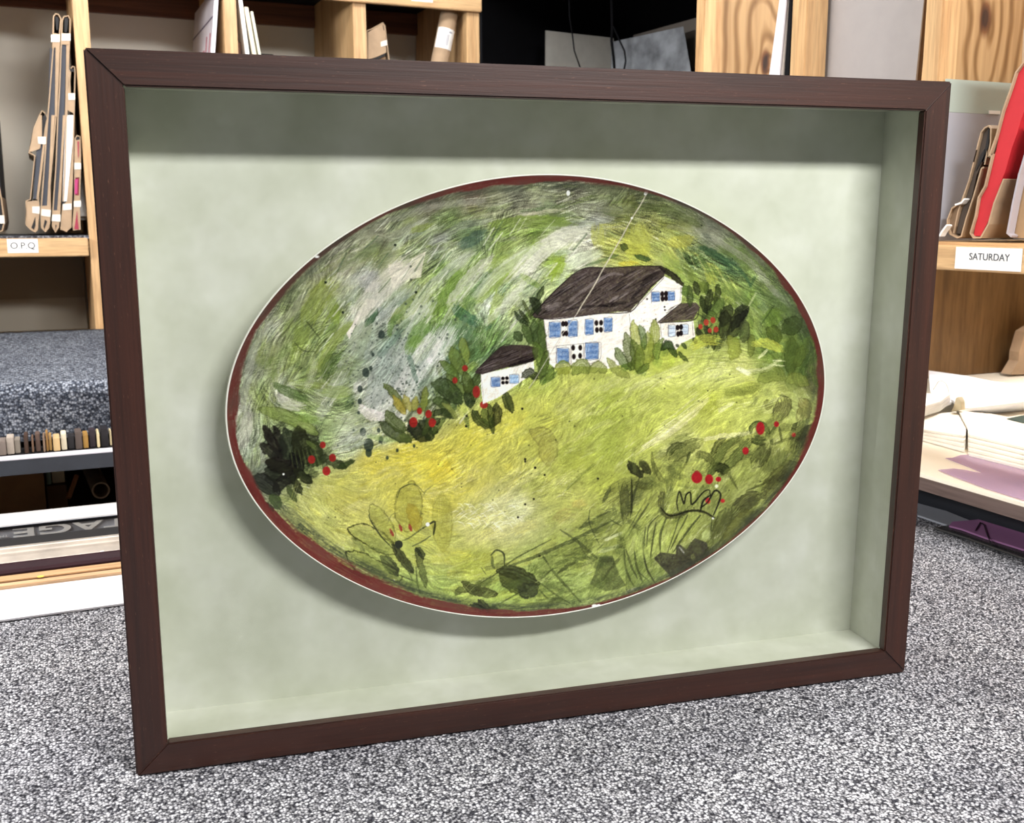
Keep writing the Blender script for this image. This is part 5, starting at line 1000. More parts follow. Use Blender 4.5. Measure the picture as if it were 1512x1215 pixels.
# ---------------------------------------------------------------- things in the upper bays
def slab(name, label, cat, pts, mat, y=SY+.01, depth=.36, grp=None, bevel=.0008):
    return tag(build(name, MB().prism(P(y, pts), (0, depth, 0)), mat, bevel=bevel), label, cat, grp)
zz = zf1+.006
def Q(pxx, pyy, y, z): p = at(pxx, pyy, 1, y); return p
# sign with red letters leaning against the post
yq = SY+.012
tp, bt = at(318, -22, 1, yq), at(311.5, 78, 1, yq); dz = (tp-bt)/(tp[2]-bt[2])
lo = bt+dz*(zz-bt[2]); wv = at(323, 0, 1, yq)-at(317, 0, 1, yq)
sg = thing('sign_board', 'white sign board with red lettering leaning on the left of the second pine post', 'sign', lo)
build('sign_panel', MB().prism([lo, lo+wv, tp+wv, tp], (0, .40, 0)), plain('sign_white', (224, 218, 226), .4, var=.03), sg, bevel=.0008)
nrm = np.cross(tp-lo, (0, 1, 0)); nrm /= np.linalg.norm(nrm); nrm = nrm if nrm[0] < 0 else -nrm
uz = (tp-lo)/np.linalg.norm(tp-lo)
def on_sign(d, h): return lo+uz*h+np.array([0, d, 0])+nrm*.0008
hh = (at(316, 25, 1, yq)[2]-lo[2])/uz[2]
for h0, w_ in ((hh, .004),): build('ruled_line', MB().prism([on_sign(.004, h0), on_sign(.395, h0), on_sign(.395, h0+w_), on_sign(.004, h0+w_)], nrm*.0006), plain('sign_line', (96, 84, 110), .5), sg)
Mt = Matrix(((0, uz[0], nrm[0], on_sign(.02, hh-.085)[0]), (-1, uz[1], nrm[1], on_sign(.02, 0)[1]), (0, uz[2], nrm[2], on_sign(.02, hh-.085)[2]), (0, 0, 0, 1)))
text_mesh('lettering', 'mmnU', .13, plain('sign_red', (176, 96, 110), .5), sg, Mt, font_scale=(1.0, 1.0), align='RIGHT')
def board(label, top, xb, wd, mat, y, depth=.3):
    yp = SY+.02
    tp = at(*top, 1, yp); bt = at(xb, 345, 1, yp); d = (tp-bt)/(tp[2]-bt[2]); lo = bt+d*(zz-bt[2]); wv = np.array([(at(top[0]+wd, top[1], 1, yp)-tp)[0], 0, 0]); dy = np.array([0, y-yp, 0])
    return tag(build('backing_board', MB().prism([lo+dy, lo+wv+dy, tp+wv+dy, tp+dy], (0, depth, 0)), mat, bevel=.0006), label, 'board', 'boards leaning in the second upper bay')
board('bright white board leaning right beside the second pine post, tallest of the group', (348, -20), 396, 5.5, m_white, SY+.004)
board('dark board standing between the white board and the cream board in the upper bay', (356.8, 2), 404, 2.0, m_dark, SY+.035)  # dark slat added to paint the shaded gap between the boards
board('cream edged board leaning right, between the dark board and the thin pale one', (360.3, 10), 419, 6.2, m_cream, SY+.02)
board('thin pale board with grey side, rightmost of the leaning boards in the upper bay', (369.5, 17), 431, 3.6, plain('pale_board', (224, 224, 206), .6), SY+.016)
tag(build('wooden_strip', MB().box(*(lambda a, b: (a[0], b[0], SY+.05, SY+.07, zz, a[2]))(at(350.5, 62, 1, SY+.05), at(355, 62, 1, SY+.05))), m_cleat), 'short brown wooden strip standing beside the second pine post', 'strip')
a, b = at(386, 79, 1, SY+.35), at(404, 84, 1, SY+.35)
tag(build('black_box', MB().box(a[0], b[0], SY+.35, SY+.42, zz, a[2]), m_dark, bevel=.001), 'low black box whose top edge shows in the second upper bay', 'box')
# kraft parcel in the third bay
B5 = Z(540, 0, 8.4)
package('kraft paper parcel with a white taped corner in the third upper bay', B5(10, 380, 100, 340, 212, 275, 245, 320, 262, 480, 300, 765)+[(576, 260), (545, 260)], B5(120, 760, 240, 680, 255, 760)+[(570, 255), (556, 255)], [B5(30, 400, 180, 310, 215, 290, 240, 340, 255, 650, 150, 700, 30, 740)], [B5(185, 520, 262, 492, 268, 560, 190, 580)], [B5(210, 305, 222, 320, 232, 380, 222, 370), B5(50, 742, 150, 705, 250, 655, 240, 690, 150, 740, 60, 752)], 'kraft parcels in the upper bays', y=SY+.02, corem=m_kraftd, depth=.25)
# mailing tube with a label
tb = thing('mailing_tube', 'brown cardboard mailing tube with a white address label, in the third upper bay', 'tube', (1.0, 2.97, zz))
yt_ = SY+.04; c1, c0 = at(663.5, 18, 1, yt_), at(649, 92, 1, yt_); d = (c1-c0)/(c1[2]-c0[2]); cb = c0+d*(zz+.003-c0[2]); rt = .5*(at(677, 20, 1, yt_)-at(653, 20, 1, yt_))[0]
build('tube_body', MB().tube([cb, c1], rt, 40, inner=rt-.003), m_kraft, tb, smooth=False)
for p in tb.children[0].data.polygons: p.use_smooth = len(p.vertices) == 4 and p.area > .001
def arc_patch(name, s0, s1, a0, a1, mat, rr):
    ax = (c1-cb)/np.linalg.norm(c1-cb); e1 = np.cross(ax, (0, 1, 0)); e1 /= np.linalg.norm(e1); e1 = e1 if e1[0] > 0 else -e1; e2 = np.cross(ax, e1); e2 = e2 if e2[1] < 0 else -e2
    vs = []; n = 14
    for s in (s0, s1):
        for k in range(n+1):
            a = math.radians(a0+(a1-a0)*k/n); vs.append(cb+ax*s+rr*(math.cos(a)*e1+math.sin(a)*e2))
    return build(name, MB().add(vs, [(k, k+1, k+n+2, k+n+1) for k in range(n)]), mat, tb, smooth=True)
LL = np.linalg.norm(c1-cb); s_ = lambda py: (at(657, py, 1, yt_)[2]-cb[2])/d[2]*np.linalg.norm(d)
arc_patch('address_label', s_(74), s_(44), 20, 168, MATS['label_paper'], rt+.0006)
for k in range(5): arc_patch('print_line', s_(70)+.002, s_(53), 120-9*k, 116-9*k, plain('print_grey', (140, 140, 156), .6), rt+.0009)
arc_patch('print_line', s_(50), s_(48), 84, 60, MATS['print_grey'], rt+.0009)

# ================================================================ carpet covered counter and the low shelf under it
cn = thing('carpeted_counter', 'counter slab wrapped in grey carpet, left of the frame and below the pigeonholes', 'counter', (-.05, 2.4, .12))
m_c2 = carpet('blue_grey_carpet', (60, 66, 78), (104, 110, 122), (160, 166, 176), 250)
cy0 = 1.945; ct = .2195
nx, sec = 420, [(2.893, ct-.03), (2.893, ct)]+[(y, ct) for y in np.linspace(2.85, cy0+.03, 60)]+[(cy0+.022*(1-math.sin(a))-.0*a, ct-.022*(1-math.cos(a))) for a in np.linspace(0, math.pi/2, 7)]+[(cy0+.0004*k, ct-.022-k*.0033) for k in range(1, 24)]
xs_ = np.linspace(-1.2, 1.12, nx); S_ = np.array(sec); nz_ = vnoise(nx, len(sec), 1.1, 1.1, 31); dr = vnoise(nx, 3, 26, 5, 32)[0]
co = np.zeros((len(sec), nx, 3)); co[..., 0] = xs_; co[..., 1] = S_[:, 0][:, None]-.006*(nz_-.5)*0; co[..., 2] = S_[:, 1][:, None]
fr_ = np.clip((np.arange(len(sec))-68)/23, 0, 1)[:, None]
co[..., 2] += fr_*(.012-.022*dr[None, :]); co[..., 1] += fr_*.012*np.sin(xs_*9)[None, :]-(nz_-.5)*.0016; co[..., 2] += (nz_-.5)*.0014*(1-fr_)
i = np.arange(len(sec)-1)[:, None]*nx+np.arange(nx-1)[None, :]; q = np.stack([i, i+1, i+nx+1, i+nx], -1).reshape(-1, 4)
me = grid_mesh('carpet_cover', co.reshape(-1, 3)-ORG[cn.name], q); link('carpet_cover', me, m_c2, cn)
build('counter_board', MB().box(-1.19, 1.11, cy0+.016, 2.885, ct-.035, ct-.004), m_darkply, cn)
build('support', MB().box(-1.19, -1.15, cy0+.05, 2.88, -.9, ct-.036), m_darkply, cn); build('support', MB().box(.56, .60, cy0+.05, 2.24, -.9, ct-.036), m_darkply, cn)
ls = thing('low_shelf', 'low shelf with a bright metal strip on its dark front edge, under the carpeted counter', 'shelf', (-.3, 2.5, -.9))
LY = at(86, 673, 2, .112)[1]; lz0 = at(86, 696, 1, LY)[2]
build('shelf_board', MB().box(-1.14, .555, LY+.0045, 2.885, lz0+.002, .109), m_dark, ls, bevel=.001)
build('front_panel', MB().box(-1.14, .555, LY, LY+.004, lz0, .1108), plain('charcoal_laminate', (50, 54, 62), .5, var=.06), ls)
build('metal_strip', MB().prism([(-1.14, LY-.0005, .1110), (-1.14, LY-.0005, .1128), (-1.14, LY+.024, .1138), (-1.14, LY+.024, .1095), (-1.14, LY+.0045, .1095)], (1.69, 0, 0)), plain('aluminium', (206, 204, 212), .35, .0, var=.02), ls)
build('shelf_board', MB().box(-1.14, .555, 2.02, 2.885, -.165, -.145), m_darkply, ls)
build('back_panel', MB().box(-1.14, .555, 2.872, 2.885, -.9, .165), m_dark, ls)
build('side_panel', MB().box(-1.148, -1.141, 2.25, 2.885, -.9, .165), m_dark, ls); build('side_panel', MB().box(.5555, .5595, 2.25, 2.885, -.9, .165), m_dark, ls)
# frame samples standing under the counter
specs = [(-3, 9, (120, 108, 100), 30), (10, 21, (170, 158, 146), 26), (22, 30, (150, 140, 128), 24), (36, 42, (66, 46, 34), 20), (47, 50, (128, 100, 80), 22), (53, 60, (90, 70, 60), 20), (64, 67, (140, 116, 96), 22), (68.5, 72, (150, 112, 60), 22), (73, 77, (176, 140, 84), 22), (79, 89, (206, 176, 128), 16), (91, 99, (216, 206, 180), 16), (101, 111, (40, 38, 40), 14), (112, 122, (84, 72, 66), 16), (123.5, 131, (172, 132, 66), 18), (133, 142, (44, 34, 40), 16), (144, 148, (214, 196, 156), 14), (150, 161, (26, 22, 26), 14), (163, 166, (206, 190, 150), 16)]
nm = ['dark taupe', 'pale grey', 'grey beige', 'dark brown', 'slim brown', 'dull mauve brown', 'thin tan', 'golden brown', 'light golden', 'wide pale oak', 'cream and white', 'black', 'greyish plum', 'ochre gold', 'dark plum', 'narrow cream', 'wide black', 'pale gold']
for i_, ((a0, a1, c, h), w_) in enumerate(zip(specs, nm)):
    y_ = 1.896+.004*(i_ % 3); p, r = at(a0, 660, 1, y_), at(a1, 660, 1, y_); p_m = (a0+a1)/2
    tag(build('moulding_sample', MB().box(p[0], r[0], y_, 1.937, .1100, at(p_m, 652-(i_*5 % 9)-.07*a0, 1, y_)[2]), plain('sample_%d' % i_, c, .5, var=.08), bevel=.001), '%s moulding sample upright on the low shelf under the carpeted counter' % w_, 'moulding', 'moulding samples under the counter')
# lower cavity
a, b = at(-20, 705, 1, 2.34), at(66, 722, 1, 2.34)
bxo = thing('cardboard_box', 'brown cardboard box in the dark gap under the low shelf', 'box', ((a[0]+b[0])/2, 2.45, -.1445))
build('box_body', MB().box(-.35, b[0], 2.34, 2.62, -.1445, -.022), plain('dark_cardboard', (150, 104, 62), .8, var=.06), bxo, bevel=.002)
build('box_flap', MB().box(-.35, b[0], 2.335, 2.339, -.10, -.022), MATS['dark_cardboard'], bxo)
c0 = at(147, 726, 1, 2.25); c1 = at(131, 668, 1, 2.52)
c0 = at(149, 724, 1, 2.27); c1 = c0+(at(133, 690, 1, 2.50)-c0)*1.0
tag(build('cardboard_tube', MB().tube([c0, c1], .0175, 28, inner=.0145), m_kraft), 'open grey-brown cardboard tube end in the dark gap under the low shelf', 'tube')
a = at(76, 695, 1, 2.42); b = at(96, 712, 1, 2.42)
tag(build('cardboard_box', MB().box(a[0]-.012, b[0]+.002, 2.40, 2.60, -.1445, b[2]-.0005), plain('small_box_card', (120, 84, 52), .8), bevel=.001), 'smaller brown box carrying the cream paper pad, under the low shelf', 'box')
tag(build('paper_pad', MB().box(a[0], b[0], 2.42, 2.5, b[2], a[2]), plain('pad_paper', (236, 214, 176), .6, var=.05), bevel=.001), 'small cream paper pad standing beside the brown cardboard box', 'pad')
a = at(68, 697, 1, 2.40); b = at(74, 712, 1, 2.40)
tag(build('glass_jar', MB().tube([(a[0]+.004, 2.412, at(85, 712, 1, 2.42)[2]), (a[0]+.004, 2.412, a[2])], .005, 14), plain('green_glass', (150, 170, 150), .2), ), 'slim greenish jar standing left of the cream paper pad', 'jar')
a, b = at(113, 702, 1, 2.33), at(101, 735, 1, 2.30)
tag(build('wooden_offcut', MB().tube([b, a], .006, 4), wood('offcut_wood', (170, 110, 64), (120, 70, 40), 'Z')), 'slanting reddish wooden offcut beside the cardboard tube', 'wood')

# ================================================================ right shelving unit
RX = 1.2; RB = 2.44
rs = thing('shelving_unit', 'knotty plywood and pine shelving along the right wall, holding the SATURDAY shelf', 'shelving', (1.57, 1.2, -.9))
zs0, zs1 = .4195, .459
for (y0, y1, dd) in ((1.806, 1.834, .04), (1.500, 1.539, .045), (1.200, 1.233, .034)):
    build('upright', MB().box(RX, RX+dd, y0, y1, zs1+.001, ST), m_pineZ, rs, bevel=.0015)
for y0, kp_, nm_ in ((1.812, (1130, 92), 'plywood_a'), (1.212, (1455, 27), 'plywood_b')):
    build('divider_panel', MB().box(RX+.035 if y0 < 1.5 else RX+.041, RB, y0, y0+.014, zs1+.001, ST), knotply(nm_, at(*kp_, 1, y0)-ORG[rs.name]), rs)
build('divider_panel', MB().box(RX+.041, RB, 1.974, 1.990, .0995, zs0), m_darkply, rs)
build('divider_panel', MB().box(RX+.041, RB, .70, .716, zs1+.001, ST), m_ply, rs)
build('upright', MB().box(RX, RX+.04, .69, .722, zs1+.001, ST), m_pineZ, rs, bevel=.0015)
build('shelf_board', MB().box(RX+.002, 1.555, .69, 1.99, zs0+.012, zs1), m_pineY, rs, bevel=.001)
build('fascia', MB().box(RX-.018, RX+.0015, .69, 1.80, zs0, zs1-.0045), m_pineY, rs, bevel=.0015)
build('shelf_board', MB().box(RX, RB, 1.812, Y1-.02, ST+.001, ST+.025), m_navy, rs)  # unseen top board, added to keep light out of the corner recess
build('back_panel', MB().box(RB-.004, RB+.004, .18, 2.0, -.9, ST), m_darkply, rs)
build('back_panel', MB().box(RB-.004, RB+.004, 2.001, Y1-.005, -.9, ST), m_navy, rs)  # near-black panels box in the corner recess so it stays dark
build('back_panel', MB().box(1.181, RB-.005, Y1-.012, Y1-.004, -.9, ST), m_navy, rs)
build('side_panel', MB().box(1.1765, 1.182, 2.90, Y1-.013, -.9, ST), m_navy, rs)
a = at(1413, 362, 0, RX-.018); b = at(1508, 398, 0, RX-.018)
lab = build('paper_label', MB().box(RX-.0194, RX-.0183, b[1], a[1], zs0+.003, zs1-.006), MATS['label_paper'], rs)
lc = at(1460, 380, 0, RX-.02)
Mx = Matrix(((0, 0, -1, RX-.0197), (-1, 0, 0, lc[1]), (0, 1, 0, lc[2]), (0, 0, 0, 1)))
text_mesh('lettering', 'SATURDAY', .0135, plain('label_ink', (70, 74, 80), .6), lab, Mx, extrude=.0002, font_scale=(1.0, 1.0))
# corner sheets
a, b = at(806, 45, 1, 3.18), at(906, 56, 1, 3.18)
tag(build('panel_sheet', MB().prism([(a[0], 3.18, zf1), (b[0], 3.18, zf1), b, a], (0, .006, 0)), plain('dim_grey_sheet', (196, 194, 186), .7, var=.03)), 'plain grey panel standing in the black corner recess above the frame', 'sheet', 'sheets in the dark corner')
p1, p2 = at(903, 62, 1, 3.12), at(1009, 39, 0, 1.80); p3 = at(1021, 110, 0, 1.80)
dd = (p2-p3)/(p2[2]-p3[2]); q3 = p3+dd*(zf1+.01-p3[2])
tag(build('marbled_sheet', MB().prism([(p1[0], p1[1], zf1+.01), q3, p2, p1], (.004, .006, 0)), plain('marbled_paper', (140, 144, 150), .6, var=.22, scale=16)), 'marbled grey sheet with a slanting right edge in the dark corner recess', 'sheet', 'sheets in the dark corner')
p1, p2 = at(935, 52, 1, 3.20), at(1040, 23, 0, 1.86)
tag(build('panel_sheet', MB().prism([(p1[0], p1[1], zf1), (p2[0], p2[1], zf1), p2, p1], (.004, .006, 0)), plain('taupe_sheet', (120, 112, 104), .7)), 'taupe panel behind the marbled sheet in the dark corner recess', 'sheet', 'sheets in the dark corner')
def cable(label, pts, r=.004): tag(build('cable', MB().tube([at(x, y, 1, v) for x, y, v in pts], r, 8), m_navy), label, 'cable', 'cables in the corner recess')
cable('thick black cable hanging down where the two corner sheets meet', [(903, -6, 2.98), (904, 40, 2.99), (903, 60, 3.0), (906, 85, 3.0), (909, 125, 3.0)], .0045)
cable('thin black cable in front of the plain grey corner panel', [(840, -6, 2.96), (841, 25, 2.97), (845, 50, 2.98), (848, 75, 2.98), (862, 115, 2.98)], .0022)
cable('looped black cable in front of the marbled corner sheet', [(906, 40, 2.93), (914, 58, 2.90), (922, 75, 2.88), (924, 90, 2.88), (918, 120, 2.88)], .0028)
# white panel, roll and boards in the upper right bays
def PX(x, pts): return [at(a, b, 0, x) for a, b in pts]
xx = RX+.05
a, b, c, d_ = at(1212, 0, 0, xx), at(1212, 118, 0, xx), at(1352, 118, 0, xx), at(1364, 0, 0, xx)
def ext_line(p, q, z): return p+(q-p)*((z-p[2])/(q[2]-p[2]))
l0, l1 = ext_line(a, b, zs1+.001), ext_line(d_, c, zs1+.001); t0, t1_ = ext_line(b, a, 1.05), ext_line(c, d_, 1.05)
wp = thing('foam_board', 'large white foam board with a kraft right edge, standing between two pine posts', 'board', l0)
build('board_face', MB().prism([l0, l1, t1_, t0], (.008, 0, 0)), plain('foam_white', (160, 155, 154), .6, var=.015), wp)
l2, t2 = ext_line(at(1365.5, 0, 0, xx), at(1354.5, 118, 0, xx), zs1+.001), ext_line(at(1354.5, 118, 0, xx), at(1365.5, 0, 0, xx), 1.05)
build('board_edge', MB().prism([l1, l2, t2, t1_], (.008, 0, 0)), m_kraftd, wp)
x_ = RX+.012
def lean_x(name, label, cat, q, mat, x=x_, dep=.3, grp=None, zb=zs1+.001):
    """q: top-left, bottom-left, bottom-right, top-right in photo pixels"""
    a, b, c, d = PX(x, q); lo0, lo1 = ext_line(a, b, zb), ext_line(d, c, zb)
    return tag(build(name, MB().prism([lo0, lo1, d, a], (dep, 0, 0)), mat, bevel=.001), label, cat, grp)
lean_x('foam_board', 'thick white foam core board leaning in the narrow bay beside the knotty plywood', 'board', [(1152, -12), (1136, 105), (1151.5, 105), (1162.5, -12)], plain('foam_edge', (226, 222, 226), .6), dep=.02)
lean_x('mount_board', 'grey edged mount board right behind the leaning white foam core', 'board', [(1164, -12), (1153, 108), (1157, 108), (1165.2, -12)], plain('grey_edge', (176, 166, 158), .6), x=x_+.004, dep=.25)
lean_x('black_board', 'black board edge beside the middle pine post at the top', 'board', [(1165.5, -12), (1158, 112), (1165, 112), (1169.5, -12)], m_navy, x=x_+.004, dep=.3)
# frosted sheet on the plywood
a, b = at(1402, 117, 1, 1.196), at(1500, 122, 1, 1.196)
fs_ = thing('frosted_sheet', 'tall frosted blue-grey sheet with a paler green top band, against the plywood', 'sheet', (1.3, 1.196, zs1))
zb_ = at(1420, 167, 1, 1.196)[2]
build('sheet_body', MB().box(1.21, b[0]+.05, 1.1935, 1.1965, zs1+.001, zb_), plain('frosted_grey', (168, 170, 180), .35, var=.03, scale=4), fs_)
build('sheet_top', MB().box(1.21, b[0]+.05, 1.1935, 1.1965, zb_+.0003, a[2]), plain('frosted_green', (172, 186, 178), .35, var=.03, scale=4), fs_)
a, b = at(1461, 163, 1, 1.192), at(1477, 169, 1, 1.192); build('tab', MB().box(a[0], b[0], 1.1922, 1.1933, b[2], a[2]), m_white, fs_)
# kraft parcels on the SATURDAY shelf, seen from the end
R1, R2 = Z(1380, 100, 8.68), Z(1380, 220, 8.68)
def band(name, pts, th, mat, parent, x, dep):
    """thin sheet folded along the given line, seen edge-on"""
    p = PX(x, pts); vs = []; n = len(p); L_ = []
    for i in range(n):
        t = p[min(i+1, n-1)]-p[max(i-1, 0)]; t /= np.linalg.norm(t); L_.append(np.array([0, -t[2], t[1]])*th/2)
    vs = [p[i]+L_[i] for i in range(n)]+[p[i]-L_[i] for i in reversed(range(n))]
    m = len(vs); vv = vs+[v+(dep, 0, 0) for v in vs]
    fs = [(i, i+1, 2*n-2-i, 2*n-1-i) for i in range(n-1)]
    fs += [tuple(k+m for k in f[::-1]) for f in fs]+[(i, (i+1) % m, (i+1) % m+m, i+m) for i in range(m)]
    return build(name, MB().add(vv, fs), mat, parent)
kp = thing('wrapped_artwork', 'grey-brown kraft folder with a dark slot, leaning left of the red board', 'artwork', at(1412, 348, 0, RX+.01), 'wrapped artworks on the SATURDAY shelf')
band('paper_jacket', R1(600, 815, 560, 960, 500, 1210)+R2(540, 10, 440, 400, 300, 800, 240, 1080)+[], .0022, m_kraft, kp, RX+.012, .3)
band('paper_jacket', R2(365, 660, 220, 760, 165, 900, 160, 1010, 200, 1090, 290, 1135, 340, 1120, 400, 900, 500, 600, 600, 250, 625, 235)[::1], .0024, m_kraft, kp, RX+.010, .3)
band('paper_jacket', R1(600, 820, 640, 770, 690, 745, 720, 780, 715, 960, 680, 1150)+R2(680, 10, 640, 200), .0022, m_kraft, kp, RX+.011, .3)
build('board_core', MB().prism(PX(RX+.016, R1(620, 830, 690, 770, 705, 790, 690, 1000, 650, 1210)+R2(620, 150, 540, 330, 480, 600, 330, 1085, 262, 1085, 380, 700, 500, 300, 560, 100)), (.28, 0, 0)), plain('umber_board', (66, 54, 44), .7), kp)
build('board_core', MB().prism(PX(RX+.015, R1(690, 775, 704, 790, 690, 1000, 650, 1210)+R2(600, 160, 530, 280, 585, 80, 640, 0)+R1(620, 1210)), (.004, 0, 0)), m_dark, kp)
build('flap', MB().prism(PX(RX+.014, R2(360, 670, 330, 730, 262, 1085, 290, 1120, 205, 1080, 168, 1010, 172, 900, 225, 775)), (.2, 0, 0)), m_kraftd, kp)
kr_ = thing('wrapped_artwork', 'kraft wrapped board with a bright red face, leaning on the SATURDAY shelf', 'artwork', at(1440, 350, 0, RX+.01), 'wrapped artworks on the SATURDAY shelf')
band('paper_jacket', [(1520, 20), (1512, 45)]+R1(1130, -60, 1040, 60, 980, 250, 870, 560, 790, 870, 690, 1150)+R2(740, 60, 640, 480, 560, 620, 520, 860, 455, 1080, 495, 1135, 590, 1135, 690, 960, 760, 700, 885, 385), .0026, m_kraft, kr_, RX+.006, .34)
build('board_core', MB().prism(PX(RX+.010, [(1524, 50), (1512, 88)]+R1(1095, 20, 1015, 230, 900, 560, 840, 800)+R2(790, 20, 700, 250, 640, 470, 540, 860, 500, 1115, 590, 1115, 700, 900, 865, 380, 900, 300, 985, 0)+R1(1060, 830, 1100, 690, 1146, 560)+[(1526, 120)]), (.32, 0, 0)), plain('signal_red', (192, 32, 42), .6, var=.03), kr_)
kc = thing('wrapped_artwork', 'flat olive-brown kraft parcel behind the red board at the right edge', 'artwork', at(1470, 350, 0, RX+.06), 'wrapped artworks on the SATURDAY shelf')
build('paper_face', MB().prism(PX(RX+.06, [(1440, 353), (1487, 353), (1512, 225), (1530, 120), (1530, 60), (1490, 200)]), (.012, 0, 0)), plain('olive_kraft', (130, 112, 84), .75, var=.06, scale=12), kc)
kd = thing('wrapped_artwork', 'clear sleeved kraft parcel at the far right end of the SATURDAY shelf', 'artwork', at(1495, 352, 0, RX+.01), 'wrapped artworks on the SATURDAY shelf')
band('plastic_sleeve', [(1530, 170)]+R2(1120, 200, 1080, 330, 1000, 700, 930, 1080, 985, 1120), .0030, plain('sleeve_plastic', (176, 170, 176), .3), kd, RX+.008, .3)
build('paper_face', MB().prism(PX(RX+.02, R2(1146, 300, 1000, 1000, 1010, 1135)+[(1530, 353), (1530, 200)]), (.012, 0, 0)), plain('tan_kraft', (160, 130, 96), .75, var=.06, scale=12), kd)
band_t = thing('paper_scrap', 'curled white paper edge at the foot of the grey-brown folder', 'paper', at(1390, 352, 0, RX))
band('paper_curl', R2(60, 1115, 90, 1060, 155, 975), .0028, m_white, band_t, RX-.002, .010)
band('paper_curl', R2(260, 715, 340, 690, 380, 640), .0024, m_white, band_t, RX+.006, .02)

# ================================================================ bench on the right
BZ = .1; BX = 1.231
bn = thing('packing_bench', 'cream topped bench with a brown front edge, right of the frame', 'bench', (1.55, 1.1, -.9))
build('bench_top', MB().box(BX, RB-.006, .1, 1.972, BZ-.006, BZ-.0005), plain('cream_laminate', (240, 232, 214), .45, var=.02, scale=6), bn)
zb0 = at(1435, 746, 0, BX)[2]
build('front_edge', MB().box(BX-.002, BX+.03, .1, 1.972, zb0, BZ-.0062), wood('brown_edge', (104, 88, 82), (84, 68, 64), 'Y', rough=.5), bn)
build('front_panel', MB().box(1.375, 1.395, .1, 1.972, -.9, BZ-.0065), plain('black_panel', (20, 24, 32), .5), bn)
build('cross_panel', MB().box(1.396, RB-.006, 1.955, 1.971, -.9, BZ-.0065), m_darkply, bn)
def flat(name, label, cat, pts, z, th, mat, grp=None, parent=None, bevel=0):
    o = build(name, MB().prism([at(x, y, 2, z+th) for x, y in pts], (0, 0, -th)), mat, parent, bevel=bevel)
    return tag(o, label, cat, grp) if label else o
W1, W2, W5 = Z(1340, 520, 8.79), Z(1340, 630, 8.79), Z(1340, 720, 8.79)
m_mp = plain('pale_marbled_paper', (240, 242, 250), .5, var=.05, scale=20)
mk = thing('marbled_paper_stack', 'stack of pale blue-white marbled paper sheets at the back of the bench', 'paper', at(1440, 580, 2, BZ))
tp_ = W1(260, 225, 340, 235, 385, 225, 740, 300, 1100, 370, 1700, 470, 1700, 700, 1512, 720, 920, 780, 600, 820, 100, 780)
for k_ in range(4):
    z_ = BZ+.0006+k_*.0068; s_p = W1(275, 236+22*(3-k_), 740, 302+16*(3-k_), 1100, 376+8*(3-k_), 1740+30*k_, 480, 1740, 700-30*k_, 920+30*k_, 768-22*k_, 655, 738, 600, 620, 300, 520)
    flat('paper_sheet', None, None, s_p, z_, .0062, m_mp, parent=mk)
fsx = thing('cut_mat_stack', 'stack of small white cut mats with a curled strip on top, beside the frame', 'mat', at(1362, 600, 2, BZ+.01))
for k_ in range(5):
    z_ = BZ+.0250+k_*.0048
    flat('mat_board', None, None, W1(-300, 640-20*k_, 250, 630-24*k_, 520, 560-4*k_, 560-6*(k_ % 2), 640-26*k_+0, 420, 740-26*k_, 225, 800-26*k_, -300, 860), z_, .0042, m_white, parent=fsx, bevel=.0004)
flat('mat_board', None, None, W1(-300, 560, 225, 560, 560, 600, 570, 650, 220, 810, -300, 900), BZ+.0202, .0042, m_white, parent=fsx)
tz = BZ+.050
cr_pts = [at(x, y, 0, at(1395, 575, 2, tz)[0]) for x, y in W1(335, 485, 370, 430, 400, 380, 450, 370, 495, 400, 525, 460, 535, 530)]
tag(build('paper_strip', MB().tube(cr_pts, .0014, 8), plain('ring_grey', (214, 212, 206), .5)), 'curled pale paper strip arching over the small mats', 'strip')
# clip
c_ = at(1412, 606, 2, BZ+.026)
vs = [(c_[0]+u*.010*(1-.25*w2)+.0*w2, c_[1]+v*.007, BZ+.026+w2*.022) for w2 in (0, 1) for u, v in ((-1, -1), (1, -1), (1, 1), (-1, 1))]
tag(build('wooden_wedge', MB().prism([at(x, y, 0, c_[0]) for x, y in W1(560, 770, 590, 720, 625, 590, 660, 580, 690, 640, 695, 750)], (.012, 0, 0)), plain('wedge_beige', (206, 196, 166), .6, var=.08), bevel=.001), 'small beige wedge standing between the mats and the marbled paper', 'wedge')
m_lay = plain('cream_core', (243, 238, 226), .6, var=.03)
ms1 = thing('mat_board_stack', 'stack of cream mat boards partly hidden behind the frame edge', 'mat board', at(1390, 650, 2, BZ), 'mat board stacks on the bench')
for k_ in range(4):
    z_ = BZ+.0004+k_*.0048
    flat('mat_board', None, None, W1(-200, 800, 225, 810, 560, 780, 640, 760)+W2(760, 20+0*k_, 755, 230-40*k_, 735, 300-62*k_, 220, 158-40*k_, -200, 40-30*k_), z_, .0044, m_lay, parent=ms1, bevel=.0004)
ms2 = thing('mat_board_stack', 'long stack of cream mat boards running off the right edge of the picture', 'mat board', at(1470, 660, 2, BZ), 'mat board stacks on the bench')
for k_ in range(5):
    z_ = BZ+.0004+k_*.0048; e = (5-k_)
    flat('mat_board', None, None, W1(660, 748, 870, 780, 1100, 800, 1512, 880, 2200, 1010)+W2(2200, 420+62*e, 1512, 205+64*e, 800, 40+62*e, 786, 20+60*e, 786, 22), z_, .0044, m_lay, parent=ms2, bevel=.0004)
flat('green_card', 'dark green card sticking out behind the long board stack at the right edge', 'card', W1(1290, 860, 1512, 815, 1900, 740, 1900, 1000, 1512, 915), BZ+.0246, .0012, plain('bottle_green', (44, 68, 60), .6))
m_pur = glass('violet_film_sheet', (248, 238, 250), .4, rough=.1, body=.4, bodyc=(226, 202, 228))
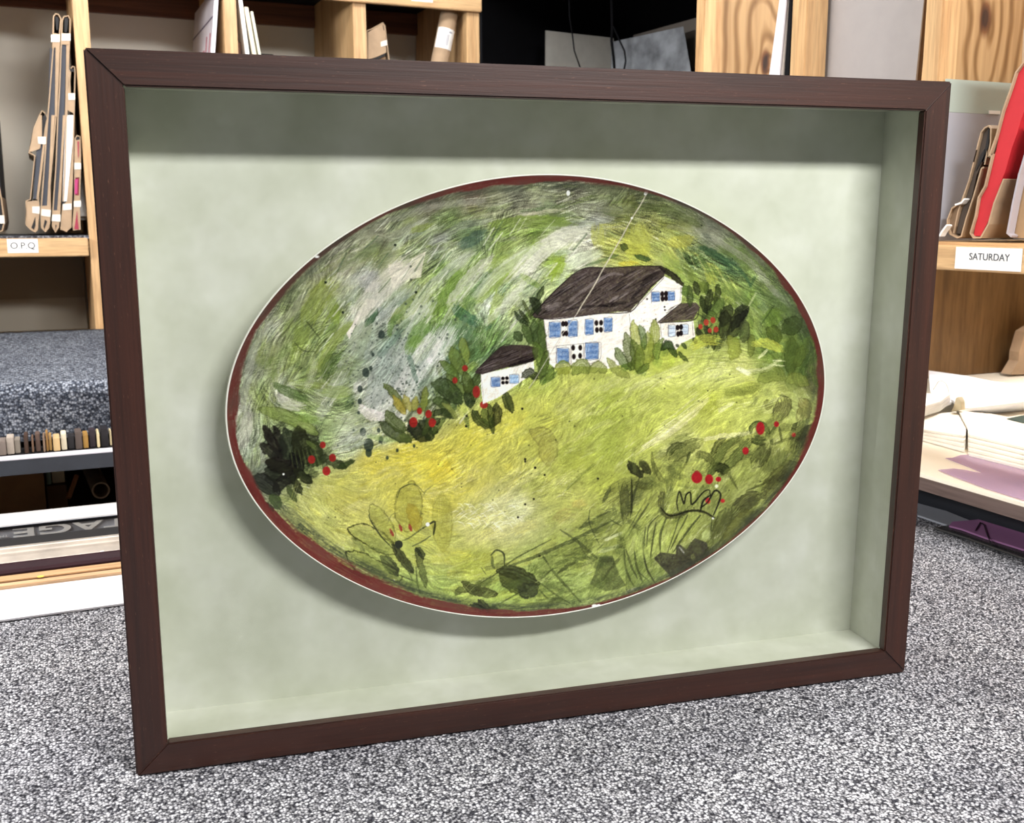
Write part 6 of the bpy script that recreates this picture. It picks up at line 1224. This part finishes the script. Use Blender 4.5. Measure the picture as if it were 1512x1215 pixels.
m_pur2 = glass('violet_acrylic', (236, 200, 234), .5, rough=.1, body=.45, bodyc=(206, 150, 202))
flat('violet_film', 'translucent violet film lying on the bench in front of the mat boards, upper piece', 'film', W2(490, 405, 590, 400, 690, 365, 830, 358, 1512, 520, 1900, 600, 1900, 900, 1512, 830, 780, 515), BZ+.0004, .0006, m_pur, 'violet films on the bench')
flat('violet_film', 'translucent violet film pointing left along the bench front edge, lower piece', 'film', W2(400, 558, 600, 540, 760, 560, 1512, 700, 1900, 780, 1900, 1050, 1512, 950, 1000, 790, 600, 640), BZ+.0014, .0006, m_pur, 'violet films on the bench')
tag(build('kraft_fold', MB().prism([at(x, y, 1, 1.90) for x, y in [(1492, 553), (1504, 533), (1505, 520), (1514, 490), (1545, 470), (1560, 552)]], (0, .03, 0)), m_kraft), 'folded kraft paper end standing on the bench at the right edge', 'paper')
# clear and violet acrylic on the worktable
flat('acrylic_sheet', 'clear pale acrylic sheet on the carpet tucked under the bench', 'acrylic sheet', W5(130, 200, 500, 300, 800, 420, 540, 492, 130, 352), .0030, .0030, glass('clear_acrylic', (236, 238, 246), .9, rough=.12, body=.45, bodyc=(214, 220, 232)), 'acrylic offcuts on the carpet')
ac = thing('acrylic_sheet', 'smoky acrylic sheet with a dark front edge lying on the carpet at right', 'acrylic sheet', at(1450, 800, 2, .003), 'acrylic offcuts on the carpet')
flat('sheet_body', None, None, W5(345, 520, 500, 490, 900, 420, 1512, 600, 2000, 760, 2000, 1060, 1512, 915, 800, 660), .0030, .0030, glass('smoke_acrylic', (176, 178, 178), .6, rough=.05, body=.12, bodyc=(150, 150, 150)), parent=ac)
pe = [at(x, y, 2, .0062) for x, y in W5(350, 528, 800, 668, 1512, 925, 2000, 1075)]
build('dark_edge', MB().tube(pe, .0020, 6), plain('edge_black', (38, 40, 42), .3), ac)
flat('acrylic_sheet', 'violet acrylic sheet on top of the smoky one, right of the frame', 'acrylic sheet', W5(540, 490, 580, 440, 780, 425, 920, 410, 1512, 590, 2000, 760, 2000, 960, 1512, 800, 1000, 640, 700, 530), .0066, .0028, m_pur2, 'acrylic offcuts on the carpet')
for lb, q in (('left', (880, 555, 950, 460, 1000, 490, 1030, 610)), ('right', (780, 640, 830, 590))):
    pass
pe = [at(x, y, 2, .0104) for x, y in W5(880, 555, 945, 450, 990, 480, 1035, 615, 1090, 745)]
tag(build('wire', MB().tube(pe, .0008, 6), m_dark), 'thin dark bent wire lying across the violet acrylic sheet', 'wire')

# ================================================================ camera, lights, world
cd = bpy.data.cameras.new('camera'); cam = bpy.data.objects.new('camera', cd); COL.objects.link(cam)
cd.sensor_width = 36; cd.sensor_fit = 'HORIZONTAL'; cd.lens = 36*F/1512; cd.clip_start = .02
Mc = Matrix(((R_[0], U_[0], -W_[0]), (R_[1], U_[1], -W_[1]), (R_[2], U_[2], -W_[2]))).to_4x4()
cam.matrix_world = Matrix.Translation((0, 0, CAM[2]+ZT)) @ Mc
scene.camera = cam
cd.dof.use_dof = True; cd.dof.focus_distance = 1.04; cd.dof.aperture_fstop = 16
def area(name, loc, target, sx, sy, power, col=(1, 1, 1), ref=None):
    ld_ = bpy.data.lights.new(name, 'AREA'); ld_.shape = 'RECTANGLE'; ld_.size = sx; ld_.size_y = sy; ld_.energy = power; ld_.color = col
    o = bpy.data.objects.new(name, ld_); COL.objects.link(o)
    loc = Vector((loc[0], loc[1], loc[2]+ZT)); z = (loc-Vector((target[0], target[1], target[2]+ZT))).normalized()
    x = Vector(ref if ref is not None else (1, 0, 0)); x = (x-z*x.dot(z)).normalized(); y = z.cross(x)
    o.matrix_world = Matrix.Translation(loc) @ Matrix(((x[0], y[0], z[0]), (x[1], y[1], z[1]), (x[2], y[2], z[2]))).to_4x4()
    return o
fc = FO+ex*.4+up*.31
LIGHTS(fc)
w_ = bpy.data.worlds.new('world'); scene.world = w_; w_.use_nodes = True
w_.node_tree.nodes['Background'].inputs[0].default_value = (.93, .97, 1.0, 1); w_.node_tree.nodes['Background'].inputs[1].default_value = WORLD
vs_ = scene.view_settings; vs_.view_transform = 'Standard'; vs_.look = 'None'; vs_.gamma = 1; vs_.use_curve_mapping = False; vs_.exposure = EXPO
scene.display_settings.display_device = 'sRGB'
for o in bpy.data.objects:
    if '_o' in o: del o['_o']
